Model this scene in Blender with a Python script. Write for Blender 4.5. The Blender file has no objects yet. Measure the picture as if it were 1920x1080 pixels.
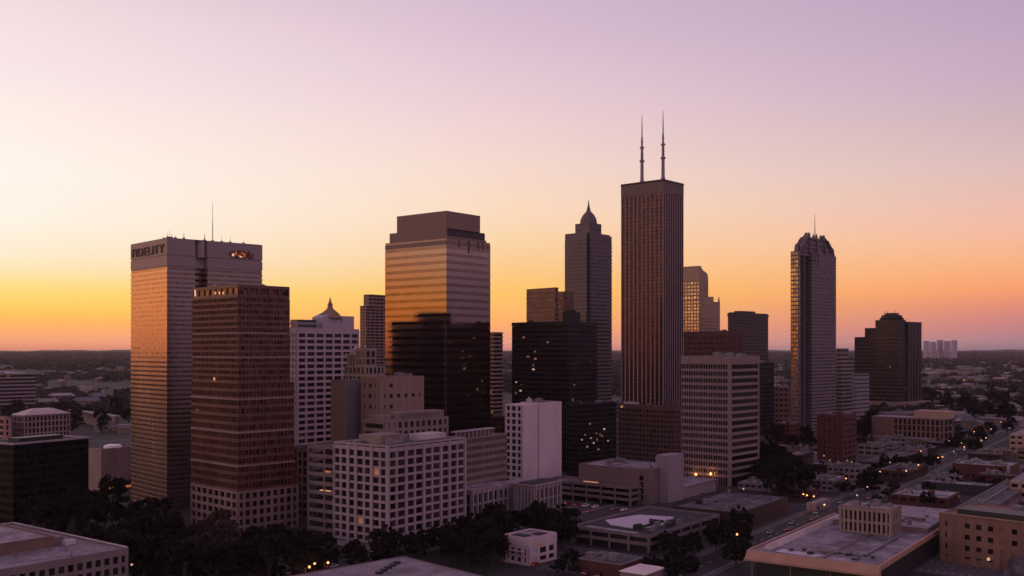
import bpy, math, random
import numpy as np
from math import radians as R, sin, cos, tan, atan2, sqrt, pi

# ------------------------------------------------------------------ framing
FRAME = 1.0            # 1.0 : the picture inside the white border fills the frame
FL, CX, HZ, H = 1878.0, 960.0, 650.0, 80.0     # focal length in px of a 1920 wide picture, horizon row, eye height (m)
SC = bpy.context.scene
COL = SC.collection

def lin(r, g, b, k=1.0):
    f = lambda c: (c / 12.92 if c <= 0.04045 else ((c + 0.055) / 1.055) ** 2.4)
    return (f(r / 255) * k, f(g / 255) * k, f(b / 255) * k, 1.0)

# ------------------------------------------------------------------ camera
cam_d = bpy.data.cameras.new('camera'); cam = bpy.data.objects.new('camera', cam_d); COL.objects.link(cam)
cam.location = (0, 0, H); cam.rotation_euler = (R(90), 0, 0)
cam_d.sensor_width = 36; cam_d.lens = FL / 1920 * 36 * FRAME
cam_d.shift_y = 114.5 / 1920 * FRAME
cam_d.clip_start = 1; cam_d.clip_end = 80000
SC.camera = cam
SC.render.resolution_x, SC.render.resolution_y = 1024, 576

# ------------------------------------------------------------------ sky, sun, exposure
SC.view_settings.view_transform = 'Standard'; SC.view_settings.look = 'None'
SC.view_settings.exposure = 0; SC.view_settings.gamma = 1
SUN_AZ, SUN_EL = -70.0, 3.0
W = bpy.data.worlds.new('World'); SC.world = W; W.use_nodes = True
nt = W.node_tree; nt.nodes.clear()
N = nt.nodes.new; L = nt.links.new
def wmath(op, a, b=None, clamp=False):
    n = N('ShaderNodeMath'); n.operation = op; n.use_clamp = clamp
    for i, s in enumerate((a, b)):
        if s is None: continue
        if isinstance(s, (int, float)): n.inputs[i].default_value = s
        else: L(s, n.inputs[i])
    return n.outputs[0]
tc = N('ShaderNodeTexCoord'); sep = N('ShaderNodeSeparateXYZ'); L(tc.outputs['Generated'], sep.inputs[0])
x_, y_, z_ = sep.outputs
hlen = wmath('MAXIMUM', wmath('SQRT', wmath('SUBTRACT', 1.0, wmath('MULTIPLY', z_, z_))), 0.01)
sd = (sin(R(SUN_AZ)), cos(R(SUN_AZ)))
c_ = wmath('DIVIDE', wmath('ADD', wmath('MULTIPLY', x_, sd[0]), wmath('MULTIPLY', y_, sd[1])), hlen)
def zv(v, f): return sin(math.atan((HZ - v) / f))
HB = 0.45
def ramp(stops, f, tail, gain=1.0):
    r = N('ShaderNodeValToRGB'); cr = r.color_ramp; cr.interpolation = 'LINEAR'
    # the lowest two degrees are seen through kilometres of haze, so the sky behind it is brighter there
    bo = lambda v: gain * (1 + HB * math.exp(-max(0, HZ - v) / 45.0)) if v <= HZ else 1.0
    pts = [(0.5 * zv(v, f) + 0.5, lin(*c, bo(v))) for v, c in stops] + [(0.5 * z + 0.5, lin(*c)) for z, c in tail]
    pts.sort(key=lambda p: p[0])
    cr.elements.remove(cr.elements[1]); cr.elements[0].position = pts[0][0]; cr.elements[0].color = pts[0][1]
    for p, c in pts[1:]: cr.elements.new(p).color = c
    L(wmath('ADD', wmath('MULTIPLY', z_, 0.5), 0.5), r.inputs[0]); return r.outputs[0]
TAIL = [(0.50, (162, 136, 170)), (1.0, (126, 108, 142))]
s_left = ramp([(668, (70, 48, 48)), (652, (190, 110, 90)), (648, (246, 156, 112)), (628, (254, 166, 110)), (609, (255, 173, 94)), (590, (253, 189, 82)), (565, (255, 209, 96)),
               (534, (255, 221, 126)), (502, (255, 231, 178)), (471, (255, 237, 207)), (402, (255, 244, 230)), (314, (255, 245, 235)),
               (201, (254, 237, 229)), (126, (248, 229, 231)), (0, (243, 220, 223))], 2109, TAIL, 1.02)
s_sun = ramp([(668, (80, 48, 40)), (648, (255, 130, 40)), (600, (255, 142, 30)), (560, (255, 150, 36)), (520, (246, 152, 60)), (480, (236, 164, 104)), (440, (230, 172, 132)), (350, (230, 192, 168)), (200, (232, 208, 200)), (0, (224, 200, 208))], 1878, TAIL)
s_mid = ramp([(668, (60, 45, 52)), (652, (190, 120, 112)), (648, (228, 150, 132)), (630, (242, 156, 116)), (608, (254, 168, 104)), (584, (254, 184, 102)), (546, (255, 196, 102)),
              (502, (254, 204, 136)), (452, (254, 213, 166)), (390, (253, 220, 191)), (314, (248, 218, 205)), (220, (239, 209, 211)),
              (126, (227, 199, 212)), (60, (219, 191, 210)), (0, (213, 186, 208))], 1878, TAIL)
s_right = ramp([(668, (52, 42, 54)), (652, (130, 104, 116)), (648, (142, 116, 128)), (640, (164, 124, 132)), (615, (190, 124, 126)), (597, (203, 128, 124)), (565, (231, 141, 114)),
                (534, (251, 161, 112)), (490, (253, 178, 131)), (440, (249, 188, 158)), (377, (239, 190, 175)), (301, (223, 190, 188)),
                (207, (208, 180, 188)), (126, (201, 171, 195)), (0, (188, 164, 190))], 2109, TAIL)
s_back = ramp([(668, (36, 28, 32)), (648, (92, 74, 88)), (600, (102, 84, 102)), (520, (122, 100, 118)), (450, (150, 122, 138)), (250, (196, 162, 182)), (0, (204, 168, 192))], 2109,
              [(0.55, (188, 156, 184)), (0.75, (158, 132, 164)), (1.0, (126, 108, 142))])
def mix(a, b, lo, hi):
    m = N('ShaderNodeMapRange'); m.inputs[1].default_value = lo; m.inputs[2].default_value = hi; m.interpolation_type = 'SMOOTHSTEP' if lo < -0.5 else 'LINEAR'
    L(c_, m.inputs[0])
    x = N('ShaderNodeMix'); x.data_type = 'RGBA'; L(m.outputs[0], x.inputs[0]); L(a, x.inputs[6]); L(b, x.inputs[7]); return x.outputs[2]
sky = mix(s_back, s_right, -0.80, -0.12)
sky = mix(sky, s_mid, -0.12, 0.34)
sky = mix(sky, s_left, 0.34, 0.73)
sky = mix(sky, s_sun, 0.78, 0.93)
ns = N('ShaderNodeTexSky'); ns.sky_type = 'NISHITA'; ns.sun_disc = False
ns.sun_elevation = R(SUN_EL); ns.sun_rotation = R(SUN_AZ)
nsc = N('ShaderNodeVectorMath'); nsc.operation = 'SCALE'; L(ns.outputs[0], nsc.inputs[0]); nsc.inputs[3].default_value = 0.004
add = N('ShaderNodeVectorMath'); add.operation = 'ADD'; L(sky, add.inputs[0]); L(nsc.outputs[0], add.inputs[1])
bg = N('ShaderNodeBackground'); L(add.outputs[0], bg.inputs[0]); bg.inputs[1].default_value = 1.0
wo = N('ShaderNodeOutputWorld'); L(bg.outputs[0], wo.inputs[0])

sl = bpy.data.lights.new('sun', 'SUN'); sl.energy = 0.30; sl.angle = R(40); sl.color = (1.0, 0.42, 0.20)
so = bpy.data.objects.new('sun', sl); COL.objects.link(so)
so.rotation_euler = (R(90 - SUN_EL), 0, R(-SUN_AZ + 180) + 0)
so.location = (-500, 300, 400)
# sun shines from azimuth SUN_AZ: its -Z axis points away from it
import mathutils
sdir = mathutils.Vector((sin(R(SUN_AZ)) * cos(R(SUN_EL)), cos(R(SUN_AZ)) * cos(R(SUN_EL)), sin(R(SUN_EL))))
so.rotation_euler = sdir.to_track_quat('Z', 'Y').to_euler()

# ------------------------------------------------------------------ materials
MATS = {}
def mat(name, col, rough=0.8, metal=0.0, var=0.25, scale=0.15, spec=0.4, streak=True, bump=0.0):
    """concrete / stone / metal sheet with blotches and vertical weather streaks of its own colour"""
    if name in MATS: return MATS[name]
    m = bpy.data.materials.new(name); m.use_nodes = True; t = m.node_tree; b = t.nodes['Principled BSDF']
    b.inputs['Roughness'].default_value = rough; b.inputs['Metallic'].default_value = metal
    b.inputs['Specular IOR Level'].default_value = spec
    tcx = t.nodes.new('ShaderNodeTexCoord'); mp = t.nodes.new('ShaderNodeMapping'); t.links.new(tcx.outputs['Object'], mp.inputs[0])
    mp.inputs['Scale'].default_value = (1, 1, 0.25) if streak else (1, 1, 1)
    n1 = t.nodes.new('ShaderNodeTexNoise'); n1.inputs['Scale'].default_value = scale; n1.inputs['Detail'].default_value = 7; n1.inputs['Roughness'].default_value = 0.65
    t.links.new(mp.outputs[0], n1.inputs['Vector'])
    mr = t.nodes.new('ShaderNodeMapRange'); t.links.new(n1.outputs[0], mr.inputs[0])
    mr.inputs[1].default_value = 0.3; mr.inputs[2].default_value = 0.7; mr.inputs[3].default_value = 1 - var; mr.inputs[4].default_value = 1 + var
    oi = t.nodes.new('ShaderNodeObjectInfo')
    mu = t.nodes.new('ShaderNodeVectorMath'); mu.operation = 'SCALE'; mu.inputs[0].default_value = col[:3]; t.links.new(mr.outputs[0], mu.inputs[3])
    t.links.new(mu.outputs[0], b.inputs['Base Color'])
    m2 = t.nodes.new('ShaderNodeMapRange'); t.links.new(n1.outputs[0], m2.inputs[0]); m2.inputs[3].default_value = max(rough - 0.12, 0.02); m2.inputs[4].default_value = min(rough + 0.12, 1)
    t.links.new(m2.outputs[0], b.inputs['Roughness'])
    MATS[name] = m; return m
def glass(name, col=(0.012, 0.012, 0.016), rough=0.08, metal=0.0, cell=(1.6, 1.6, 3.6), var=0.8, lit=0.0, spec=0.5, wob=0.0, litcol=(1.0, 0.62, 0.3), litk=0.8):
    """window glass: every pane its own tone (blinds, dark rooms), a few rooms lit"""
    if name in MATS: return MATS[name]
    m = bpy.data.materials.new(name); m.use_nodes = True; t = m.node_tree; b = t.nodes['Principled BSDF']
    b.inputs['Roughness'].default_value = rough; b.inputs['Metallic'].default_value = metal; b.inputs['Specular IOR Level'].default_value = spec
    g = t.nodes.new('ShaderNodeTexCoord'); d = t.nodes.new('ShaderNodeVectorMath'); d.operation = 'DIVIDE'; d.inputs[1].default_value = cell
    t.links.new(g.outputs['Object'], d.inputs[0])
    fl = t.nodes.new('ShaderNodeVectorMath'); fl.operation = 'FLOOR'; t.links.new(d.outputs[0], fl.inputs[0])
    oi = t.nodes.new('ShaderNodeObjectInfo'); ad = t.nodes.new('ShaderNodeVectorMath'); ad.operation = 'ADD'
    t.links.new(fl.outputs[0], ad.inputs[0]); sc = t.nodes.new('ShaderNodeMath'); sc.operation = 'MULTIPLY'; sc.inputs[1].default_value = 91.0
    t.links.new(oi.outputs['Random'], sc.inputs[0]); t.links.new(sc.outputs[0], ad.inputs[1])
    wn = t.nodes.new('ShaderNodeTexWhiteNoise'); wn.noise_dimensions = '3D'; t.links.new(ad.outputs[0], wn.inputs[0])
    mr = t.nodes.new('ShaderNodeMapRange'); t.links.new(wn.outputs[0], mr.inputs[0]); mr.inputs[3].default_value = 1 - var; mr.inputs[4].default_value = 1 + var
    mu = t.nodes.new('ShaderNodeVectorMath'); mu.operation = 'SCALE'; mu.inputs[0].default_value = col[:3]; t.links.new(mr.outputs[0], mu.inputs[3])
    t.links.new(mu.outputs[0], b.inputs['Base Color'])
    if wob > 0:   # panes never sit perfectly flat: each tilts a little
        bw = t.nodes.new('ShaderNodeVectorMath'); bw.operation = 'SUBTRACT'; bw.inputs[1].default_value = (0.5, 0.5, 0.5); t.links.new(wn.outputs['Color'], bw.inputs[0])
        bs = t.nodes.new('ShaderNodeVectorMath'); bs.operation = 'SCALE'; bs.inputs[3].default_value = wob; t.links.new(bw.outputs[0], bs.inputs[0])
        gn = t.nodes.new('ShaderNodeNewGeometry'); ba = t.nodes.new('ShaderNodeVectorMath'); ba.operation = 'ADD'
        t.links.new(gn.outputs['Normal'], ba.inputs[0]); t.links.new(bs.outputs[0], ba.inputs[1]); t.links.new(ba.outputs[0], b.inputs['Normal'])
    if lit > 0:
        gt = t.nodes.new('ShaderNodeMath'); gt.operation = 'GREATER_THAN'; gt.inputs[1].default_value = 1 - lit
        sx = t.nodes.new('ShaderNodeSeparateColor'); t.links.new(wn.outputs['Color'], sx.inputs[0]); t.links.new(sx.outputs[1], gt.inputs[0])
        ms = t.nodes.new('ShaderNodeMath'); ms.operation = 'MULTIPLY'; t.links.new(gt.outputs[0], ms.inputs[0]); ms.inputs[1].default_value = litk
        b.inputs['Emission Color'].default_value = (*litcol, 1); t.links.new(ms.outputs[0], b.inputs['Emission Strength'])
    MATS[name] = m; return m
def emit(name, col, k):
    if name in MATS: return MATS[name]
    m = bpy.data.materials.new(name); m.use_nodes = True; b = m.node_tree.nodes['Principled BSDF']
    b.inputs['Base Color'].default_value = (*col, 1); b.inputs['Emission Color'].default_value = (*col, 1); b.inputs['Emission Strength'].default_value = k
    MATS[name] = m; return m

# ------------------------------------------------------------------ mesh helpers
class MB:
    def __init__(s): s.v = []; s.f = []
    def box(s, x0, x1, y0, y1, z0, z1):
        n = len(s.v); s.v += [(x0, y0, z0), (x1, y0, z0), (x1, y1, z0), (x0, y1, z0), (x0, y0, z1), (x1, y0, z1), (x1, y1, z1), (x0, y1, z1)]
        s.f += [(n, n+3, n+2, n+1), (n+4, n+5, n+6, n+7), (n, n+1, n+5, n+4), (n+1, n+2, n+6, n+5), (n+2, n+3, n+7, n+6), (n+3, n, n+4, n+7)]; return s
    def fr(s, a, z0, b, z1):
        n = len(s.v); (x0, x1, y0, y1), (X0, X1, Y0, Y1) = a, b
        s.v += [(x0, y0, z0), (x1, y0, z0), (x1, y1, z0), (x0, y1, z0), (X0, Y0, z1), (X1, Y0, z1), (X1, Y1, z1), (X0, Y1, z1)]
        s.f += [(n, n+3, n+2, n+1), (n+4, n+5, n+6, n+7), (n, n+1, n+5, n+4), (n+1, n+2, n+6, n+5), (n+2, n+3, n+7, n+6), (n+3, n, n+4, n+7)]; return s
    def lathe(s, cx, cy, prof, k=16, ph=0):
        n = len(s.v)
        for z, r in prof:
            for i in range(k): a = 2*pi*i/k + ph; s.v.append((cx + r*cos(a), cy + r*sin(a), z))
        for j in range(len(prof) - 1):
            for i in range(k): a = n + j*k + i; b = n + j*k + (i+1) % k; s.f.append((a, b, b+k, a+k))
        s.f.append(tuple(n + i for i in reversed(range(k)))); s.f.append(tuple(n + (len(prof)-1)*k + i for i in range(k))); return s
    def tube(s, p, q, r0, r1, k=6):
        p, q = mathutils.Vector(p), mathutils.Vector(q); d = (q - p).normalized(); u = d.orthogonal().normalized(); w = d.cross(u); n = len(s.v)
        for c, r in ((p, r0), (q, r1)):
            for i in range(k): a = 2*pi*i/k; s.v.append(tuple(c + u*(r*cos(a)) + w*(r*sin(a))))
        for i in range(k): j = (i+1) % k; s.f.append((n+i, n+j, n+j+k, n+i+k))
        s.f.append(tuple(n+i for i in reversed(range(k)))); s.f.append(tuple(n+k+i for i in range(k))); return s
    def poly(s, pts, z0, z1):   # prism over a convex outline
        n = len(s.v); k = len(pts); s.v += [(x, y, z0) for x, y in pts] + [(x, y, z1) for x, y in pts]
        s.f += [tuple(n+i for i in reversed(range(k))), tuple(n+k+i for i in range(k))] + [(n+i, n+(i+1) % k, n+k+(i+1) % k, n+k+i) for i in range(k)]; return s
    def mesh(s, name, m):
        me = bpy.data.meshes.new(name); me.from_pydata(s.v, [], s.f)
        if m: me.materials.append(m)
        return me
    def build(s, name, m, parent=None):
        o = bpy.data.objects.new(name, s.mesh(name, m)); COL.objects.link(o)
        if parent: o.parent = parent
        return o
def tag(o, label=None, cat=None, group=None, kind=None):
    if label: o['label'] = label
    if cat: o['category'] = cat
    if group: o['group'] = group
    if kind: o['kind'] = kind
    return o
def empty(name, loc, rz=0):
    o = bpy.data.objects.new(name, None); COL.objects.link(o); o.location = loc; o.rotation_euler = (0, 0, rz); o.empty_display_size = 1; return o
def copy_tree(o, parent=None):
    c = o.copy(); COL.objects.link(c); c.parent = parent
    for ch in list(o.children): copy_tree(ch, c)
    return c
def X(u, D): return (u - CX) / FL * D
def Z(v, D): return H - (v - HZ) / FL * D
def G(u, v): D = FL * H / (v - HZ); return X(u, D), D        # ground point seen at (u, v)

def roofmat(name, c1, c2, c3):
    m = bpy.data.materials.new(name); m.use_nodes = True; t = m.node_tree; b = t.nodes['Principled BSDF']; b.inputs['Roughness'].default_value = .8
    g = t.nodes.new('ShaderNodeTexCoord'); n = t.nodes.new('ShaderNodeTexNoise'); n.inputs['Scale'].default_value = .09; n.inputs['Detail'].default_value = 8; n.inputs['Roughness'].default_value = .7; n.inputs['Distortion'].default_value = 1.2
    t.links.new(g.outputs['Object'], n.inputs[0]); r = t.nodes.new('ShaderNodeValToRGB'); e = r.color_ramp.elements; e[0].position = .36; e[0].color = (*c1, 1); e[1].position = .64; e[1].color = (*c3, 1); k = e.new(.5); k.color = (*c2, 1)
    t.links.new(n.outputs[0], r.inputs[0])
    br = t.nodes.new('ShaderNodeTexBrick'); br.inputs['Scale'].default_value = .12; br.inputs['Mortar Size'].default_value = .02; br.inputs['Color1'].default_value = (1, 1, 1, 1); br.inputs['Color2'].default_value = (.72, .72, .74, 1); br.inputs['Mortar'].default_value = (.55, .55, .56, 1)
    t.links.new(g.outputs['Object'], br.inputs[0]); x = t.nodes.new('ShaderNodeMix'); x.data_type = 'RGBA'; x.blend_type = 'MULTIPLY'; x.inputs[0].default_value = .8
    t.links.new(r.outputs[0], x.inputs[6]); t.links.new(br.outputs[0], x.inputs[7]); t.links.new(x.outputs[2], b.inputs['Base Color']); MATS[name] = m; return m
# common materials
M_roof = roofmat('roof_gravel', (.035, .028, .032), (.10, .08, .09), (.20, .16, .18))
M_roofw = roofmat('roof_membrane_white', (.18, .145, .16), (.33, .27, .30), (.46, .38, .42))
M_roofd = mat('roof_tar', (0.038, 0.031, 0.036), 0.85, var=0.4, scale=0.15, streak=False)
M_unit = mat('galvanised_metal', (0.22, 0.20, 0.215), 0.5, metal=0.4, var=0.2, scale=1.0)
M_dark = mat('dark_steel', (0.03, 0.028, 0.03), 0.5, var=0.3, scale=1.0)
G_dark = glass('glass_dark', (0.016, 0.011, 0.012), 0.10, lit=0.002, litk=0.18)
G_room = glass('glass_rooms', (0.022, 0.015, 0.016), 0.12, cell=(50, 50, 50), lit=0.0)
E_room = emit('lit_room_warm', (1.0, 0.48, 0.2), 0.35)
E_room2 = emit('lit_room_pale', (1.0, 0.62, 0.42), 0.5)
rng = random.Random(7)

FOOT = []
class Bld:
    """a building in its own frame: local x runs along the right-hand street face, local y along the left-hand one"""
    def __init__(s, name, label, cat, u, D, ul, ur, vt=None, az=43.0, h=None, group=None):
        s.az = R(az); s.dR = (sin(s.az), cos(s.az)); s.dL = (-cos(s.az), sin(s.az))
        s.c = (X(u, D), D); s.a = s.along('R', ur); s.b = s.along('L', ul)
        s.h = h if h is not None else Z(vt, D)
        s.e = empty(name, (s.c[0], s.c[1], 0), R(90) - s.az); tag(s.e, label, cat, group); FOOT.append(s)
    def along(s, side, u):
        k = (u - CX) / FL; d = s.dR if side == 'R' else s.dL
        return (k * s.c[1] - s.c[0]) / (d[0] - k * d[1])
    def pt(s, lx, ly): return (s.c[0] + lx*s.dR[0] + ly*s.dL[0], s.c[1] + lx*s.dR[1] + ly*s.dL[1])
    def z(s, v, lx=0, ly=0): return Z(v, s.pt(lx, ly)[1])
    def rect(s, pad=0.0): return (-pad, s.a + pad, -pad, s.b + pad)
    def add(s, part, mb, m, label=None, parent=None, kind=None):
        o = mb.build(part, m, parent or s.e)
        if label: o['label'] = label
        if kind: o['kind'] = kind
        return o
    def roof(s, r, z, wallm, roofm=None, par=1.1, t=0.5, units=3, seed=0, unitm=None, usize=(2, 5)):
        x0, x1, y0, y1 = r; w = MB()
        w.box(x0, x1, y0, y0+t, z, z+par).box(x0, x1, y1-t, y1, z, z+par).box(x0, x0+t, y0+t, y1-t, z, z+par-.01).box(x1-t, x1, y0+t, y1-t, z, z+par-.01)
        s.add('parapet', w, wallm)
        s.add('roof', MB().box(x0+t, x1-t, y0+t, y1-t, z-.1, z+.12), roofm or M_roof)
        q = random.Random(seed*13+5)
        for i in range(units):
            sx, sy, sz = q.uniform(*usize), q.uniform(*usize), q.uniform(1.2, 2.8)
            if x1-x0 < sx+4 or y1-y0 < sy+4: continue
            cx, cy = q.uniform(x0+1.5, x1-1.5-sx), q.uniform(y0+1.5, y1-1.5-sy)
            b = MB().box(cx, cx+sx, cy, cy+sy, z+.35, z+sz)
            b.box(cx+.2, cx+.5, cy+.2, cy+sy-.2, z+.1, z+.4).box(cx+sx-.5, cx+sx-.2, cy+.2, cy+sy-.2, z+.1, z+.4)
            b.lathe(cx+sx/2, cy+sy/2, [(z+sz-.05, min(sx, sy)*.3), (z+sz+.35, min(sx, sy)*.3), (z+sz+.4, min(sx, sy)*.22)], 10)
            s.add('rooftop_unit', b, unitm or M_unit)
        if units and x1-x0 > 10 and y1-y0 > 10:
            cy, cx = q.uniform(y0+3, y1-3), q.uniform(x0+3, x1-3)
            s.add('duct', MB().box(x0+2, x1-q.uniform(2, 5), cy, cy+.5, z+.35, z+.8).box(cx, cx+.4, y0+2, cy-.05, z+.3, z+.65), M_unit)
            for i in range(units+2):
                vx, vy = q.uniform(x0+1.2, x1-1.2), q.uniform(y0+1.2, y1-1.2)
                s.add('roof_vent', MB().lathe(vx, vy, [(z+.1, .28), (z+.9, .28), (z+.95, .5), (z+1.25, .15)], 7), M_unit if i % 2 else M_dark)
            hx, hy = q.uniform(x0+1.5, x1-4), q.uniform(y0+1.5, y1-4)
            s.add('roof_hatch', MB().box(hx, hx+2.2, hy, hy+2.6, z+.1, z+2.1).box(hx-.15, hx+2.35, hy-.15, hy+2.75, z+2.1, z+2.25), wallm)
    def bands(s, r, z0, z1, n, wallm, glassm, frac=0.5, e=0.3, mull=0, mw=0.25, part='wall', top=0, proud=0.0):
        x0, x1, y0, y1 = r; w = MB(); p = (z1-z0)/n
        w.box(x0+e+.15, x1-e-.15, y0+e+.15, y1-e-.15, z0, z1-.02)
        for i in range(n):
            za = z0 + i*p; zb = za + p*(1-frac)
            w.box(x0, x1, y0, y1, za, zb)
            g = MB().box(x0+e, x1-e, y0+e, y1-e, zb+.002, za+p-.002)
            s.add('window_band', g, glassm)
        w.box(x0, x1, y0, y1, z1, z1+.3+top)
        if mull:
            for lo, hi, f in ((x0, x1, 'y'), (y0, y1, 'x')):
                k = max(1, int(round((hi-lo)/mull)))
                for j in range(k+1):
                    c = lo + (hi-lo)*j/k; a, b = max(lo, c-mw/2), min(hi, c+mw/2)
                    if f == 'y':
                        w.box(a, b, y0-proud, y0+e+.1, z0, z1).box(a, b, y1-e-.1, y1+proud, z0, z1)
                    else:
                        w.box(x0-proud-.004, x0+e+.1, a, b, z0, z1).box(x1-e-.1, x1+proud+.004, a, b, z0, z1)
        s.add(part, w, wallm)
    def grid(s, r, z0, z1, nz, nx, ny, wallm, glassm, pw=1.0, sh=1.0, e=0.5, lit=0.0, part='wall', sill=0.0, seed=1, top=0.0, litm=None, maxp=100, prot=0.0, skip=None):
        """piers and spandrels in front of panes; every pane is a part"""
        x0, x1, y0, y1 = r; w = MB(); p = (z1-z0)/nz; q = random.Random(seed)
        w.box(x0+e, x1-e, y0+e, y1-e, z0, z1)
        for i in range(nz+1):
            za = z0 + i*p - sh/2; zb = za + sh
            if i == 0: za = z0
            if i == nz: zb = z1 + top
            w.box(x0+.05, x1-.05, y0+.05, y1-.05, za, zb)
        cells = []
        for face, n, lo, hi in (('R', nx, x0, x1), ('L', ny, y0, y1), ('BR', nx, x0, x1), ('BL', ny, y0, y1)):
            for j in range(n+1):
                c = lo + (hi-lo)*j/n; a, b = c-pw/2, c+pw/2
                if j == 0: a, b = lo, lo+pw
                if j == n: a, b = hi-pw, hi
                if face == 'R': w.box(a, b, y0-prot, y0+e+.05, z0, z1+top+.02)
                elif face == 'L': w.box(x0-prot, x0+e+.05, a+.003, b-.003, z0, z1+top+.01)
                elif face == 'BR': w.box(a, b, y1-e-.05, y1+prot, z0, z1+top+.02)
                else: w.box(x1-e-.05, x1+prot, a+.003, b-.003, z0, z1+top+.01)
            for j in range(n):
                ca, cb = lo + (hi-lo)*j/n + pw/2, lo + (hi-lo)*(j+1)/n - pw/2
                if j == 0: ca = lo + pw
                if j == n-1: cb = hi - pw
                for i in range(nz):
                    if skip and skip(face, i, j): continue
                    za, zb = z0 + i*p + sh/2 + sill, z0 + (i+1)*p - sh/2
                    if i == 0: za = z0 + sh + sill
                    g = (ca-.02, cb+.02, za-.02, zb+.02)
                    lx, ly = {'R': ((ca+cb)/2, y0), 'L': (x0, (ca+cb)/2), 'BR': ((ca+cb)/2, y1), 'BL': (x1, (ca+cb)/2)}[face]
                    px, py = s.pt(lx, ly); dd = sqrt(px*px + py*py + (H-za)**2)
                    fi = abs((px*(s.dL[0] if face in ('R', 'BR') else s.dR[0]) + py*(s.dL[1] if face in ('R', 'BR') else s.dR[1]))/dd)
                    vis = 0 if face in ('R', 'L') else 1
                    cells.append((vis, -(fi/dd), face, i, j, g))
        cells.sort(key=lambda c: c[:2]); rest = MB(); cache = {}
        for k, (vis, _, face, i, j, (ca, cb, za, zb)) in enumerate(cells):
            def boxf(mb, ox=0, oz=0):
                if face == 'R': mb.box(ca-ox, cb-ox, y0+e-.08, y0+e+.02, za-oz, zb-oz)
                elif face == 'L': mb.box(x0+e-.08, x0+e+.02, ca-ox, cb-ox, za-oz, zb-oz)
                elif face == 'BR': mb.box(ca-ox, cb-ox, y1-e-.02, y1-e+.08, za-oz, zb-oz)
                else: mb.box(x1-e-.02, x1-e+.08, ca-ox, cb-ox, za-oz, zb-oz)
            if k < maxp:
                m = (litm or E_room) if (lit and q.random() < lit) else glassm
                key = (face, round(cb-ca, 3), round(zb-za, 3), m.name)
                if key not in cache:
                    mb = MB(); boxf(mb, ca, za); cache[key] = mb.mesh('window', m)
                o = bpy.data.objects.new('window', cache[key]); COL.objects.link(o); o.parent = s.e
                o.location = (ca, 0, za) if face in ('R', 'BR') else (0, ca, za)
            else: boxf(rest)
        s.add(part, w, wallm)
        if rest.v: s.add('window', rest, glassm, kind='stuff')
    def strips(s, r, z0, z1, nx, ny, wallm, glassm, pw=1.0, e=0.6, part='wall', prot=0.0, nfl=0, sh=0.8, spm=None):
        x0, x1, y0, y1 = r; w = MB(); w.box(x0+e, x1-e, y0+e, y1-e, z0, z1)
        for face, n, lo, hi in (('R', nx, x0, x1), ('L', ny, y0, y1), ('BR', nx, x0, x1), ('BL', ny, y0, y1)):
            for j in range(n+1):
                c = lo + (hi-lo)*j/n; a, b = c-pw/2, c+pw/2
                if j == 0: a, b = lo, lo+pw
                if j == n: a, b = hi-pw, hi
                if face == 'R': w.box(a, b, y0-prot, y0+e+.05, z0, z1)
                elif face == 'L': w.box(x0-prot, x0+e+.05, a+.003, b-.003, z0, z1)
                elif face == 'BR': w.box(a, b, y1-e-.05, y1+prot, z0, z1)
                else: w.box(x1-e-.05, x1+prot, a+.003, b-.003, z0, z1)
            for j in range(n):
                a, b = lo + (hi-lo)*j/n + pw*.4, lo + (hi-lo)*(j+1)/n - pw*.4
                g = MB()
                if face == 'R': g.box(a, b, y0+e-.1, y0+e+.01, z0, z1-.1)
                elif face == 'L': g.box(x0+e-.1, x0+e+.01, a, b, z0, z1-.1)
                elif face == 'BR': g.box(a, b, y1-e-.01, y1-e+.1, z0, z1-.1)
                else: g.box(x1-e-.01, x1-e+.1, a, b, z0, z1-.1)
                s.add('window_strip', g, glassm)
        if nfl:
            sp = MB(); p = (z1-z0)/nfl
            for i in range(nfl): sp.box(x0+e-.25, x1-e+.25, y0+e-.25, y1-e+.25, z0+i*p, z0+i*p+sh)
            s.add('spandrels', sp, spm or wallm)
        s.add(part, w, wallm)
    def lit(s, face, u, v, w=2.2, h=1.5, m=None, off=0.02):
        """one lit window at picture position (u, v) on the right or left face"""
        if face == 'R':
            t = s.along('R', u); z = s.z(v, t, 0); mb = MB().box(t-w/2, t+w/2, -off-.05, .1, z-h/2, z+h/2)
        else:
            t = s.along('L', u); z = s.z(v, 0, t); mb = MB().box(-off-.05, .1, t-w/2, t+w/2, z-h/2, z+h/2)
        s.add('lit_window', mb, m or E_room2)

# ------------------------------------------------------------------ ground and streets
def ground_mat():
    m = bpy.data.materials.new('ground_mix'); m.use_nodes = True; t = m.node_tree; b = t.nodes['Principled BSDF']; b.inputs['Roughness'].default_value = 0.9
    g = t.nodes.new('ShaderNodeTexCoord')
    n1 = t.nodes.new('ShaderNodeTexNoise'); n1.inputs['Scale'].default_value = 0.012; n1.inputs['Detail'].default_value = 9; n1.inputs['Roughness'].default_value = 0.7; t.links.new(g.outputs['Object'], n1.inputs[0])
    r = t.nodes.new('ShaderNodeValToRGB'); t.links.new(n1.outputs[0], r.inputs[0]); e = r.color_ramp.elements
    e[0].position = 0.38; e[0].color = (0.020, 0.024, 0.014, 1); e[1].position = 0.62; e[1].color = (0.046, 0.036, 0.034, 1)
    x = e.new(0.5) if hasattr(e, 'new') else None
    if x: x.color = (0.026, 0.022, 0.019, 1)
    t.links.new(r.outputs[0], b.inputs['Base Color']); return m
tag(MB().box(-13000, 13000, -2000, 19000, -2, 0).build('ground', ground_mat()), kind='structure')
M_asph = mat('asphalt', (0.030, 0.025, 0.028), 0.8, var=0.35, scale=0.08, streak=False)
M_pave = mat('pavement_concrete', (0.10, 0.083, 0.088), 0.85, var=0.3, scale=0.2, streak=False)
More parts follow.
